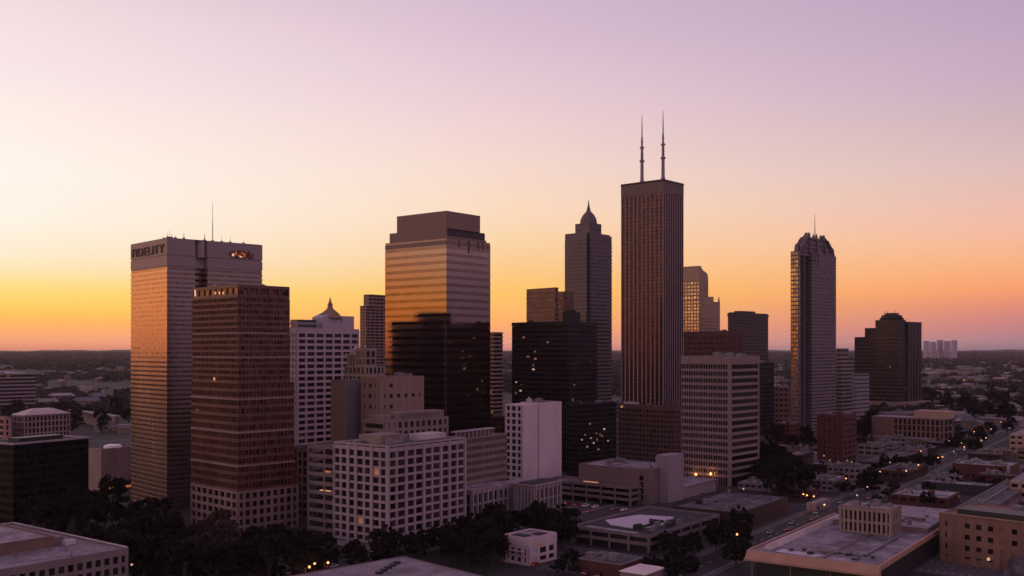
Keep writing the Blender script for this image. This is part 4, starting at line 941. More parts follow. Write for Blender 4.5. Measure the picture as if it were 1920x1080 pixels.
b.grid((ox, ox+14, oy, oy+c2.b), hh+.02, c2.h, 2, 5, 11, mat('rooftop_block_tan', (.31, .22, .19), .8, var=.15), G_room, pw=.8, sh=.9, e=.7, part='rooftop_block', seed=92, top=1.0, lit=.0, prot=.2)
b.roof((ox, ox+14, oy, oy+c2.b), c2.h+.8, M_lil, M_roofw, par=.4, units=3, seed=7, usize=(1, 2.5))
b.add('back_roof', MB().box(ox+14.1, a+58, 1.5, bb-7, 0, hh+1.8), M_hall); b.add('back_roof_deck', MB().box(ox+14.3, a+57.8, 1.7, bb-7.2, hh+1.8, hh+2.0), M_roofw)
for i in range(9):
    x0, y0 = ox+17+q.random()*26, 5+q.random()*(bb-20); s_ = q.uniform(1, 2.6); b.add('rooftop_unit', MB().box(x0, x0+s_*1.4, y0, y0+s_, hh+2.2, hh+2.2+q.uniform(.8, 1.8)).box(x0+.2, x0+.4, y0+.1, y0+s_-.1, hh+1.9, hh+2.3).box(x0+s_, x0+s_+.2, y0+.1, y0+s_-.1, hh+1.9, hh+2.3), M_unit if i % 3 else M_lil)
for i in range(7): b.add('skylight', MB().box(8.5, 10, 6+i*(bb-16)/7, 9+i*(bb-16)/7, hh+.02, hh+.35), M_unit)
b.add('duct', MB().box(12, 12.7, 8, bb-20, hh+.3, hh+.9).box(12, ox, 8, 8.7, hh+.3, hh+.9), M_unit); b.add('duct', MB().box(ox+30, ox+31, 6, bb-18, hh+2.3, hh+3.2), M_unit)
b.add('membrane_patch', MB().poly([(2.5, 10), (6.5, 12), (7, bb-30), (3, bb-26)], hh+.02, hh+.05), M_roofw); b.add('membrane_patch', MB().poly([(3, bb-22), (8, bb-24), (10, bb-9), (4, bb-8)], hh+.02, hh+.05), mat('patch_white', (.56, .46, .51), .6, var=.12, scale=.1, streak=False))
b.add('roof_divider', MB().box(1, ox-1, bb-26, bb-25.6, hh, hh+.5), M_hall)

# tan brick building at the right edge
b = Bld('brick_building', 'tan brick building with a dark flat roof, cut off by the right edge', 'building', 2060, 339, 1761, 2120, vt=980, az=46.8)
a, bb = b.a, b.b; hh = b.h = b.z(960, 0, bb)
M_tb = mat('tan_brick_near', (0.23, 0.125, 0.095), .85, var=.25, scale=.3)
b.grid((0, a, 0, bb), 0, hh-1, 4, 6, 13, M_tb, G_dark, pw=2.3, sh=2.3, e=.3, seed=95, top=1.2, skip=lambda f, i, j: f == 'L' and (j % 4 == 3 or (j < 8 and i == 1)))
b.roof((0, a, 0, bb), hh, M_tb, M_roofd, par=.7, units=3, seed=16)
b.add('plant_room', MB().box(1.5, 12, bb-30, bb-6, hh+.1, hh+2.8), M_dark); b.add('white_canopy', MB().box(.6, 3.2, bb-44, bb-33, hh+.4, hh+1.6), M_roofw)
b.add('coping', MB().box(-.2, .5, -.2, bb+.2, hh+.7, hh+1.0), mat('coping_tan', (.4, .27, .22), .7))
b.add('lean_to', MB().fr((-8, 0, bb*.18, bb*.52), 0, (-1, 0, bb*.20, bb*.5), 6.5), M_roof)
b.add('wall_lamp', MB().lathe(-1, bb*.66, [(3, .3), (3.3, .6), (3.9, .5), (4.2, .1)], 8), E_room2)
w = MB(); w.tube((-2, bb*.57, 0), (-2, bb*.57, 8), .15, .1); b.add('flue', w, M_dark)
# red brick row further back
b = Bld('brick_building', 'long red brick building with a white end pier, beyond the tan brick building', 'building', 1893, 600, 1786, 1912, vt=872, az=38)
b.add('wall', MB().box(0, b.a, 0, b.b, 0, b.h), M_rbk); b.roof(b.rect(), b.h, M_rbk, M_roofw, par=.4, units=5, seed=20)
b.add('end_pier', MB().box(-.3, .6, -.2, 1.6, 0, b.h+.5), M_wg)
w = MB()
for i in range(8): w.box(-.05, .1, 3+i*(b.b-6)/8, 4.6+i*(b.b-6)/8, 1.5, 3.6)
b.add('window', w, G_dark)

# left-hand group
b = Bld('office_block', 'banded mid-rise with a pale roof line at the far left, beyond the hipped-roof building', 'building', -60, 1240, -120, 67, vt=697, az=50)
b.bands(b.rect(), 0, b.h-2, 10, mat('banded_mauve', (.26, .20, .22), .7, var=.1), G_dark, .5, .4); b.add('roof_edge', MB().box(-.4, b.a+.4, -.4, b.b+.4, b.h-1.5, b.h), M_pl)
b.add('plant_room', MB().box(b.a*.4, b.a*.55, 6, 14, b.h, b.h+2), M_pl); b.add('stack', MB().tube((b.a-8, 5, b.h), (b.a-8, 5, b.h+6), 1.2, .9), M_pl)
b = Bld('hipped_building', 'pale building with a shallow hipped roof at the far left, behind the black office block', 'building', 45, 780, 22, 132, vt=776, az=34)
a, bb, hh = b.a, b.b, b.h; M_hp = mat('hipped_stone', (.30, .215, .205), .8, var=.2)
b.grid((0, a, 0, bb), 0, hh, 6, 12, 5, M_hp, G_dark, pw=1.2, sh=1.2, e=.4, seed=101, top=.6)
b.add('roof', MB().fr((-.6, a+.6, -.6, bb+.6), hh+.6, (a*.3, a*.7, bb*.35, bb*.65), hh+5), mat('pale_metal_roof', (.55, .42, .40), .5, var=.12)); b.add('skylight', MB().box(a*.55, a*.75, 1.5, 3, hh+1.4, hh+2.2), M_roofw)
b = Bld('stucco_block', 'small pink-tan block touching the left frame edge beside the hipped-roof building', 'building', 8, 760, -40, 20, vt=781, az=43)
b.grid(b.rect(), 0, b.h, 6, 1, 5, mat('pink_stucco', (.42, .24, .20), .8), G_dark, pw=1.6, sh=1.6, e=.3, seed=3, top=.5); b.roof((.1, b.a-.1, .1, b.b-.1), b.h+.1, M_hp, M_roof, units=1)
b = Bld('black_office_block', 'black glass office block edged by a thin pale parapet at the left', 'building', 25, 450, -40, 166, vt=826.5, az=30)
a, bb, hh = b.a, b.b, b.h
b.bands((0, a, 0, bb), 0, hh-1.2, 10, mat('black_panel', (.010, .008, .009), .4, var=.2, spec=.25), glass('black_block_glass', (.010, .008, .009), .25, spec=.2), .6, .08, mull=2.8, mw=.14, proud=.05)
b.add('coping', MB().box(-.3, a+.3, -.3, .5, hh-.85, hh).box(-.3, .5, .5, bb+.3, hh-.85, hh).box(a-.5, a+.3, .5, bb+.3, hh-.85, hh).box(.5, a-.5, bb-.5, bb+.3, hh-.85, hh), mat('coping_lilac', (.40, .33, .37), .6))
b.add('roof', MB().box(.5, a-.5, .5, bb-.5, hh-1, hh-.8), M_roofd); b.add('rooftop_unit', MB().box(8, a-8, 8, 16, hh-.8, hh+1.2), M_dark)
b = Bld('pale_building', 'pale building with a bright curved canopy, left of the striped tower', 'building', 190, 560, 166, 262, vt=839, az=35)
a, bb, hh = b.a, b.b, b.h; M_pb = mat('pale_buff', (.30, .21, .20), .8, var=.2)
b.add('wall', MB().box(0, a, 0, bb, 5.2, hh).box(0, 3.4, 0, bb, 0, 5.2).box(3.4, a, 4, bb, 0, 5.2), M_pb); b.roof(b.rect(), hh, M_pb, M_roofw, par=.5, units=4, seed=10, usize=(1, 2.5))
b.add('canopy', MB().lathe(a*.42, 5, [(hh+.2, 5.5), (hh+1.2, 5.2), (hh+1.8, 3.6), (hh+2.1, 1)], 18), mat('canopy_bright', (.85, .75, .72), .3, var=.05))
b.add('opening_shade', MB().box(3.6, a-.6, -.06, 4, 2.6, 5.0), M_dark); b.add('interior_glow', MB().box(4, a-1, .6, 1.4, .8, 1.9), emit('shop_glow', (1, .35, .14), .30)); b.add('lit_window', MB().box(a*.55, a*.62, -.2, .2, .8, 2), E_room2)  # dark box painted for the opening's shade, glowing box for the lit interior
b = Bld('thin_roof_hall', 'low hall with a long thin pale roof among trees, left of the striped tower', 'building', 215, 1000, 131, 224, vt=775, az=49)
b.add('roof', MB().box(-1, b.a+1, -1, b.b+1, b.h-1.2, b.h), M_wg); b.add('wall', MB().box(1, b.a, 1, b.b, 0, b.h-1.3), M_sb); b.add('end_pier', MB().box(-1, .4, -.6, 4, b.h-6, b.h-1.2), M_wg)

# five far white tower blocks, haze painted into their pale mauve
for i, (ul, ur, vt, d) in enumerate(((1731, 1742.4, 635, 6900), (1743.2, 1755.4, 636.5, 7000), (1756.2, 1768.4, 633, 7100), (1769.2, 1782, 635, 7050), (1782.8, 1795, 633.5, 6950))):
    b = Bld('tower_block', 'pale distant tower block in the row standing on the horizon at the right', 'tower', ul+4, d, ul, ur, vt=vt, az=43, group='distant tower blocks on the horizon')
    b.bands(b.rect(), 0, b.h, 14, mat('haze_tinted_white', (.60, .50, .54), .8), M_pl, .3, .5)

# low blocks: (name, label, corner u, ground D, left u, right u, height, az, wall, roof, floors)
LOW = [
 ('shed', 'long dark-sided shed with a pale roof below the red brick building', 1853, 545, 1728, 1862, 5.0, 36, M_dark, M_roofw, 0),
 ('shop_row', 'low pale-roofed shop row left of the lamp-lit end of the tan brick building', 1775, 500, 1668, 1800, 5.0, 36, M_rbk, M_roofw, 1),
 ('flat_block', 'grey flat-roofed block directly behind the tan brick building', 1850, 455, 1790, 1935, 6, 36, M_lil, M_roof, 1),
 ('stucco_block', 'orange-tan block on the right frame edge above the tan brick building', 1950, 520, 1893, 1990, 10, 36, M_ora, M_roofw, 2),
 ('stucco_block', 'orange-tan block on the right frame edge beyond the red brick building', 1945, 760, 1893, 1990, 14, 36, M_ora, M_roofw, 3),
 ('pale_house', 'pale flat-roofed house in the trees right of the beige gridded tower', 1445, 720, 1422, 1478, 8, 36, M_lil, M_roofw, 2),
 ('pale_house', 'cream low house left of the red-brown brick mid-rise', 1500, 690, 1476, 1526, 7, 36, M_tan, M_roofw, 1),
 ('garage', 'small white-roofed garage beside the street trees, below the red-brown brick mid-rise', 1530, 490, 1512, 1558, 4, 36, M_lil, M_roofw, 0),
 ('flat_block', 'long grey flat roof between the red-brown brick mid-rise and the long tan building', 1660, 655, 1606, 1725, 5, 36, M_dbk, M_roof, 1),
 ('flat_block', 'low maroon block beside the street, below the long tan building', 1700, 600, 1640, 1740, 6, 36, M_dbk, M_roofd, 1),
 ('brick_block', 'rust block with a pale cornice at the foot of the dark squat block', 1482, 800, 1452, 1500, 20, 43, M_rbk, M_roofw, 5),
 ('cream_block', 'cream banded block between the dark squat block and the arched-crown tower', 1478, 980, 1452, 1497, 42, 43, M_tan, M_roofw, 8),
 ('brick_block', 'dull brick block low between the brown flat-topped block and the arched-crown tower', 1462, 1250, 1444, 1486, 30, 43, M_rbk, M_roofw, 7),
 ('tan_block', 'tan low block at the foot of the maroon stepped tower', 1690, 1050, 1636, 1738, 11, 43, M_tan, M_roof, 3),
 ('grey_block', 'grey low block seen over the trees right of the pale grey block', 1650, 900, 1622, 1690, 8, 43, M_sb, M_roofw, 2),
 ('red_block', 'warm-lit brick block in the gap right of the golden glass tower', 930, 700, 900, 955, 32, 43, M_rbk, M_roof, 8),
 ('red_block', 'low brown block between the dark annex and the brown precast block', 1150, 800, 1128, 1175, 22, 43, M_sb, M_roofw, 5),
 ('pale_block', 'pale block showing between the spired tower and the twin-mast tower', 1150, 1000, 1122, 1170, 26, 43, M_lil, M_roofw, 6),
 ('brick_block', 'brown block wedged between the brown tower and the white gridded apartment block', 548, 560, 530, 580, 24, 43, M_rbk, M_roof, 6),
 ('brick_block', 'rusty block below the white gridded apartment block', 570, 520, 545, 610, 17, 43, M_rbk, M_roof, 4),
]
def lowblock(nm, label, u, D, ul, ur, h, az, wm, rm, fl, group=None, seed=0, cat='building'):
    b = Bld(nm, label, cat, u, D, ul, ur, h=h, az=az, group=group)
    if fl: b.bands(b.rect(), 0, h-.8, fl, wm, G_dark, .42, .2, mull=4.5, mw=1.6, top=.4)
    else: b.add('wall', MB().box(0, b.a, 0, b.b, 0, h), wm); b.add('door', MB().box(2, 5, -.08, .1, 0, 3), M_dark)
    b.roof((0, b.a, 0, b.b), h, wm, rm, par=.5, units=3, seed=seed, usize=(1, 3)); return b
for i, (nm, label, u, D, ul, ur, h, az, wm, rm, fl) in enumerate(LOW): lowblock(nm, label, u, D, ul, ur, h, az, wm, rm, fl, seed=i+40)

def inside(x, y, m=2.0):
    for f in FOOT:
        dx, dy = x-f.c[0], y-f.c[1]; lx, ly = dx*f.dR[0]+dy*f.dR[1], dx*f.dL[0]+dy*f.dL[1]
        if -m < lx < f.a+m and -m < ly < f.b+m: return True
    return False
# blocks of small flat-roofed buildings either side of the lamp-lit street
dr = (sin(R(ROADAZ)), cos(R(ROADAZ)))
TY = [('red-brick', M_rbk), ('grey', M_sb), ('tan', M_tan), ('pale', M_lil), ('maroon', M_dbk)]
q2 = random.Random(55)
for side, rows, t0, t1 in ((1, (17, 44, 72, 100, 130, 160), 40, 620), (-1, (17, 44, 74, 106), 40, 520)):
    for off in rows:
        t = t0
        while t < t1:
            wd, dp, hh = q2.uniform(13, 24), q2.uniform(14, 23), q2.choice((3.8, 4.5, 5.2, 6.5, 8))
            cxy = (ROADP[0]+dr[0]*t+dr[1]*side*(off+dp/2), ROADP[1]+dr[1]*t-dr[0]*side*(off+dp/2))
            t += wd+q2.choice((3, 5, 14))
            if any(inside(cxy[0]+ax, cxy[1]+ay, 3) for ax in (-wd/2, 0, wd/2) for ay in (-dp/2, 0, dp/2)): continue
            rel = ((cxy[0]-G(1720, 862)[0])*dr[0]+(cxy[1]-G(1720, 862)[1])*dr[1]); rel2 = ((cxy[0]-G(1500, 945)[0])*dr[0]+(cxy[1]-G(1500, 945)[1])*dr[1])
            if abs(rel) < 8+wd/2 or abs(rel2) < 8+wd/2: continue
            if abs(cxy[0]/cxy[1]) > .53: continue
            nm, wm = q2.choice(TY); o = Bld.__new__(Bld); o.az = R(ROADAZ); o.dR = dr; o.dL = (-dr[1], dr[0]); o.a, o.b, o.h = wd, dp, hh
            o.c = (cxy[0]-dr[0]*wd/2+dr[1]*dp/2, cxy[1]-dr[1]*wd/2-dr[0]*dp/2); o.e = empty('small_building', (*o.c, 0), R(90)-o.az); FOOT.append(o)
            w_ = 'right of' if side > 0 else 'left of'
            tag(o.e, f'small {nm} flat-roofed building in the blocks {w_} the lamp-lit street', 'building', f'small {nm} buildings {w_} the street')
            o.bands((0, wd, 0, dp), 0, hh-.8, 2 if hh > 5 else 1, wm, G_dark, .42, .2, mull=q2.choice((2.6, 3.5, 5)), mw=1.2, top=.4)
            o.roof((0, wd, 0, dp), hh, wm, q2.choice((M_roof, M_roofw, M_roofd, M_roof)), par=.5, units=5, seed=int(t), usize=(.8, 3))

# ------------------------------------------------------------------ trees
def leaf_mat(name, c1, c2):
    m = bpy.data.materials.new(name); m.use_nodes = True; t = m.node_tree; b = t.nodes['Principled BSDF']; b.inputs['Roughness'].default_value = .8; b.inputs['Specular IOR Level'].default_value = .2
    g = t.nodes.new('ShaderNodeTexCoord'); n = t.nodes.new('ShaderNodeTexNoise'); n.inputs['Scale'].default_value = .45; n.inputs['Detail'].default_value = 4; t.links.new(g.outputs['Object'], n.inputs[0])
    oi = t.nodes.new('ShaderNodeObjectInfo'); a = t.nodes.new('ShaderNodeMath'); a.operation = 'ADD'; t.links.new(n.outputs[0], a.inputs[0])
    s = t.nodes.new('ShaderNodeMath'); s.operation = 'MULTIPLY_ADD'; t.links.new(oi.outputs['Random'], s.inputs[0]); s.inputs[1].default_value = .5; s.inputs[2].default_value = -.25; t.links.new(s.outputs[0], a.inputs[1])
    x = t.nodes.new('ShaderNodeMix'); x.data_type = 'RGBA'; t.links.new(a.outputs[0], x.inputs[0]); x.inputs[6].default_value = (*c1, 1); x.inputs[7].default_value = (*c2, 1)
    t.links.new(x.outputs[2], b.inputs['Base Color']); return m
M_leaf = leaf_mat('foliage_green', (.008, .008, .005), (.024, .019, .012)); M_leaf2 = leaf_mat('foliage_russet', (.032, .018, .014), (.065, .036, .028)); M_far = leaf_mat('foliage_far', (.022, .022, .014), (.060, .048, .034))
M_bark = mat('bark', (.06, .045, .035), .9, var=.3, scale=2)
def quads(centers, size, seed):
    r = np.random.RandomState(seed); n = len(centers)
    a = r.normal(size=(n, 3)); a /= np.linalg.norm(a, axis=1)[:, None]; h = r.normal(size=(n, 3)); bb = np.cross(a, h); bb /= np.linalg.norm(bb, axis=1)[:, None]
    s = size*(.6+.8*r.rand(n))[:, None]; a = a*s; bb = bb*s*.7
    P = np.stack([centers-a-bb, centers+a-bb*.8, centers+a*.9+bb, centers-a*.8+bb], 1).reshape(-1, 3); return P
def quadmesh(name, P, m):
    n = len(P)//4; me = bpy.data.meshes.new(name); me.vertices.add(4*n); me.vertices.foreach_set('co', P.astype('f').ravel()); me.loops.add(4*n); me.loops.foreach_set('vertex_index', np.arange(4*n, dtype='i'))
    me.polygons.add(n); me.polygons.foreach_set('loop_start', np.arange(0, 4*n, 4, dtype='i')); me.polygons.foreach_set('loop_total', np.full(n, 4, 'i')); me.update(); me.materials.append(m); return me
def make_tree(seed, h, rad, m, nclump=30, per=95, leaf=.34):
    r = np.random.RandomState(seed); cl = []
    for i in range(nclump):
        th = r.rand()*2*pi; zz = r.rand()**.8; rr = rad*sqrt(max(0.05, 1-(1.7*zz-.75)**2))*(.35+.65*sqrt(r.rand())); cl.append((rr*cos(th), rr*sin(th), h*(.34+.60*zz), rad*(.14+.30*r.rand()**1.3)))
    cl = np.array(cl); pts = []
    for c in cl:
        d = r.normal(size=(per, 3)); d /= np.linalg.norm(d, axis=1)[:, None]; d *= c[3]*(.45+.6*r.rand(per))[:, None]; d[:, 2] *= .75; pts.append((c[:3]+d)[:int(per*(.35+.65*c[3]/(rad*.44)))])
    e = empty('tree', (0, 0, 0))
    o = bpy.data.objects.new('crown', quadmesh('crown', quads(np.concatenate(pts), leaf, seed), m)); COL.objects.link(o); o.parent = e
    w = MB(); w.tube((0, 0, -.2), (.1, 0, h*.35), .32, .22, 7).tube((.1, 0, h*.33), (0, .2, h*.7), .22, .08, 6)
    for c in cl[::3]: w.tube((.05, .05, h*(.25+.1*r.rand())), (c[0]*.85, c[1]*.85, c[2]), .12, .03, 5)
    t = w.build('trunk', M_bark, e); return e
protos = [make_tree(1, 14, 5.6, M_leaf), make_tree(2, 12, 5.2, M_leaf), make_tree(3, 16, 5.4, M_leaf, nclump=30), make_tree(4, 10, 4.4, M_leaf, nclump=20), make_tree(5, 12, 5.0, M_leaf2, per=40, leaf=.34)]
used = set()
def place_tree(k, x, y, s, rot, label, group):
    if k not in used: o = protos[k]; used.add(k)
    else: o = copy_tree(protos[k])
    o.location = (x, y, 0); s *= rng.choice((.72, .85, 1, 1, 1.1, 1.2)); o.scale = (s*rng.uniform(.8, 1.2), s*rng.uniform(.8, 1.2), s*rng.uniform(.8, 1.2)); o.rotation_euler = (0, 0, rot); tag(o, label, 'tree', group); return o
placed = []
def grove(label, group, ranges, gap=8.0, n=20, kinds=(0, 1, 2), s=(.85, 1.15)):
    c = 0; tries = 0
    while c < n and tries < n*30:
        tries += 1; u0, u1, v0, v1 = rng.choice(ranges); u, v = rng.uniform(u0, u1), rng.uniform(v0, v1); x, y = G(u, v)
        if any((x-p)**2+(y-q)**2 < gap*gap for p, q in placed) or inside(x, y, 2.5): continue
        placed.append((x, y)); place_tree(rng.choice(kinds), x, y, rng.uniform(*s), rng.uniform(0, 6.3), label, group); c += 1
grove('dark leafy tree in the grove between the foreground office and the striped tower', 'grove left of the brown tower', [(150, 330, 985, 1095), (60, 170, 985, 1010), (255, 340, 1030, 1110), (115, 260, 975, 1000)], 7.5, 44, (0, 1, 2), (.9, 1.2))
grove('reddish bare-looking tree at the left foot of the brown tower', 'russet trees by the brown tower', [(340, 432, 1030, 1085)], 7.5, 9, (4,), (1.0, 1.3))
grove('dark leafy tree along the street in front of the brown tower', 'trees in front of the brown tower', [(420, 640, 1050, 1112), (330, 450, 1075, 1120), (480, 625, 1035, 1065)], 8, 30, (0, 1, 3), (.85, 1.15))
grove('dark leafy tree at the foot of the white gridded office block', 'trees by the white office block', [(640, 725, 1045, 1080), (735, 880, 1030, 1062)], 8, 18, (1, 3), (.8, 1.0))
grove('dark leafy tree between the white office block and the classical building', 'trees by the classical building', [(880, 935, 1000, 1062), (875, 930, 1062, 1075)], 7.5, 14, (0, 1), (.85, 1.1))
grove('dark tree in front of the right wing of the classical building', 'trees before the classical wing', [(960, 1062, 985, 1010), (1030, 1066, 1002, 1030)], 7, 12, (1, 3), (.9, 1.1))
grove('small dark tree beside the small white building', 'trees by the small white building', [(1046, 1085, 1052, 1080)], 5, 6, (3,), (.45, .6))
grove('dark tree along the right-hand side of the front parking deck', 'trees right of the front parking deck', [(1250, 1395, 1018, 1060), (1222, 1300, 1050, 1090), (1340, 1400, 1000, 1020)], 7, 20, (1, 3), (.7, .95))
grove('dark bushy tree in the clump right of the beige gridded tower', 'clump right of the beige tower', [(1428, 1515, 895, 942), (1420, 1470, 880, 910)], 7, 22, (0, 2), (.95, 1.2))
grove('dark tree in the belt behind the clump right of the beige tower', 'belt of trees right of the beige tower', [(1440, 1530, 812, 850)], 10, 14, (0, 2), (.9, 1.2))
grove('dark tree by the pale grey block left of the long tan building', 'trees left of the long tan building', [(1606, 1640, 800, 836), (1580, 1640, 785, 805)], 9, 12, (0, 2), (1, 1.3))
grove('street tree on the left pavement of the lamp-lit street', 'trees along the lamp-lit street', [(1520, 1640, 900, 940), (1640, 1760, 866, 884), (1740, 1830, 828, 850), (1790, 1880, 812, 830)], 9, 34, (1, 3), (.7, 1.0))
grove('tree on the parking lots right of the lamp-lit street', 'trees among the right-hand lots', [(1640, 1760, 925, 950), (1780, 1915, 890, 925), (1850, 1915, 990, 1060)], 10, 14, (3,), (.6, .85))
grove('tree between the black office block and the thin-roofed hall', 'trees behind the black office block', [(130, 242, 792, 812), (60, 130, 800, 830), (0, 245, 775, 790)], 12, 26, (0, 2), (1, 1.3))
grove('dark tree in the wooded quarter right of the long tan building', 'trees right of the long tan building', [(1775, 1900, 765, 815), (1640, 1915, 738, 770)], 14, 44, (0, 2), (1, 1.35))
for k in range(5):
    if k not in used: copy_ = protos[k]; [bpy.data.objects.remove(c) for c in list(copy_.children)]; bpy.data.objects.remove(copy_)

# wooded plain out to the horizon: nobody could count these
def woods():
    r = np.random.RandomState(11); P = []
    for (d0, d1, area, rad, nq, size) in ((1150, 2000, 170, 6.5, 12, 2.2), (2000, 4000, 420, 8, 8, 4.0), (4000, 9000, 2600, 14, 6, 9.0), (9000, 17000, 14000, 26, 5, 20)):
        n = int((d1*d1-d0*d0)*.75/area); D = np.sqrt(d0*d0+r.rand(n)*(d1*d1-d0*d0)); k = (r.rand(n)-.5)*1.5; x = k*D; y = D
        # clearings where streets and blocks lie
        f = np.sin(x*.004+1.3)*np.sin(y*.0031+.4)+.5*np.sin(x*.011+y*.007); f2 = np.sin(x*.021)*np.sin(y*.017); keep = (f+.4*f2 > -.35)
        keep &= ~((np.abs(k-.01) < .27) & (D < 1350))
        x, y = x[keep], y[keep]; n = len(x); hh = rad*(.5+.5*r.rand(n))
        c = np.repeat(np.stack([x, y, hh], 1), nq, 0); d = r.normal(size=c.shape); d /= np.linalg.norm(d, axis=1)[:, None]; c = c + d*rad*np.array([.62, .62, .42])*(r.rand(len(c))[:, None]*.5+.6); P.append(quads(c, size*.8, 3))
    o = bpy.data.objects.new('woodland', quadmesh('woodland', np.concatenate(P), M_far)); COL.objects.link(o); tag(o, 'dark wooded plain running to the horizon', 'woodland', kind='stuff')
woods()

# low ridge closing the horizon
def ridge():
    w = MB(); n = 240
    for i in range(n+1):
        x = -12900+25800*i/n; h = 58+8*sin(i*.13)+5*sin(i*.41+1)+4*sin(i*.97+2)
        w.v += [(x, 16500, -1), (x, 17200+200*sin(i*.2), h), (x, 18800, -1)]
    for i in range(n):
        a = i*3; w.f += [(a, a+3, a+4, a+1), (a+1, a+4, a+5, a+2)]
    tag(w.build('hills', M_far), kind='structure')
ridge()

# scattered distant low buildings
HM = [mat('far_white', (.30, .24, .24), .8), mat('far_cream', (.24, .165, .14), .8), mat('far_grey', (.16, .13, .14), .8), mat('far_brown', (.18, .11, .10), .8)]
hproto = []
for i, m in enumerate(HM):
    e = empty('low_house', (0, 0, 0)); MB().box(-.5, .5, -.5, .5, 0, .8).build('wall', m, e)
    if i % 2: MB().fr((-.56, .56, -.56, .56), .8, (-.5, .5, -.02, .02), 1.25).build('roof', HM[(i+1) % 4], e)
    else: MB().box(-.52, .52, -.52, .52, .8, .9).build('roof', HM[0], e)
    hproto.append(e)
e = copy_tree(hproto[1]); MB().box(-.515, -.49, -.25, .2, .2, .5).build('lit_window', E_room, e); MB().box(-.2, .25, -.515, -.49, .2, .5).build('lit_window', E_room, e); hproto.append(e)
hu = set()
def house(x, y, sx, sy, sz, rz, k, label, group):
    if k not in hu: o = hproto[k]; hu.add(k)
    else: o = copy_tree(hproto[k])
    o.location = (x, y, 0); o.scale = (sx, sy, sz); o.rotation_euler = (0, 0, rz); tag(o, label, 'building', group)
def scatter(label, group, u0, u1, v0, v1, n, s=(10, 28), hz=(5, 11), az=40):
    for i in range(n):
        u, v = rng.uniform(u0, u1), rng.uniform(v0, v1); x, y = G(u, v)
        if inside(x, y, 8): continue
        house(x, y, rng.uniform(*s), rng.uniform(*s), rng.uniform(*hz)*rng.choice((1, 1, 1.3)), R(az+rng.choice((0, 90))+rng.uniform(-6, 6)), rng.choice((0, 0, 1, 1, 2, 3, 4)), label, group)
scatter('small low building among the trees of the wooded plain at the far left', 'far buildings on the left plain', 5, 243, 668, 760, 56, (12, 34), (6, 12))
scatter('small low building in the wooded quarter right of the maroon stepped tower', 'far buildings right of the stepped tower', 1735, 1918, 662, 712, 80, (14, 42), (6, 15))
scatter('low house among trees right of the long tan building', 'houses right of the long tan building', 1745, 1915, 706, 800, 70, (9, 22), (5, 9), 36)
scatter('low building on the plain between the brown flat-topped block and the arched-crown tower', 'far buildings in the right gap', 1442, 1482, 664, 740, 16, (14, 34), (6, 14))
scatter('low building on the plain between the arched-crown and stepped towers', 'far buildings in the second right gap', 1568, 1604, 660, 700, 9, (16, 34), (7, 14))
scatter('low warm-lit building behind the black office block at the left', 'low buildings by the left road', 168, 243, 795, 815, 9, (7, 14), (4, 7))
scatter('low house in the trees between the clump and the red-brown brick mid-rise', 'houses behind the tree clump', 1424, 1530, 835, 862, 10, (8, 16), (4, 7), 36)
scatter('low roof beside the lamp-lit street', 'low roofs along the lamp-lit street', 1610, 1740, 838, 860, 7, (12, 22), (4, 6), 36)

# ------------------------------------------------------------------ street lamps with their light
E_lampw = emit('lamp_warm', (1.0, 0.42, 0.14), 2.0); E_lampp = emit('lamp_pale', (1.0, 0.58, 0.45), 0.6)
def lamp_proto(m):
    e = empty('street_lamp', (0, 0, 0)); w = MB(); w.lathe(0, 0, [(0, .22), (.6, .18), (.7, .10), (8.2, .07)], 8).tube((0, 0, 8.1), (1.1, 0, 8.6), .06, .05); w.build('pole', M_dark, e)
    MB().lathe(1.2, 0, [(8.2, .12), (8.3, .34), (8.6, .42), (8.85, .3), (8.95, .1)], 10).build('lamp_head', m, e); return e
lp = {'w': lamp_proto(E_lampw), 'p': lamp_proto(E_lampp)}; lu = set()
LAMPS = [(430, 1020, 'p', 0), (338, 1032, 'p', 0), (352, 1051, 'p', 0), (247, 1054, 'p', 0), (1722, 867, 'w', 1), (1767, 852, 'w', 1), (1840, 821, 'w', 1), (1803, 826, 'p', 0), (1788, 842, 'p', 0), (1650, 880, 'w', 1),
         (1513, 924, 'w', 1), (1607, 924, 'p', 0), (1382, 997, 'w', 1), (1394, 912, 'p', 0), (1087, 960, 'p', 0), (1808, 838, 'p', 0), (1813, 822, 'p', 0), (580, 1058, 'w', 1), (590, 1052, 'w', 0), (615, 1050, 'w', 1), (1526, 926, 'w', 0), (1858, 800, 'w', 0), (1490, 871, 'p', 0)]
LAMPS += [(None, (t, sd_), k, 0) for t, sd_, k in ((20, 1, 'w'), (48, -1, 'w'), (92, 1, 'p'), (120, -1, 'w'), (175, 1, 'w'), (215, -1, 'p'), (262, 1, 'w'), (300, -1, 'w'), (350, 1, 'w'), (395, -1, 'p'), (440, 1, 'w'), (500, -1, 'w'), (560, 1, 'p'), (640, -1, 'w'))]
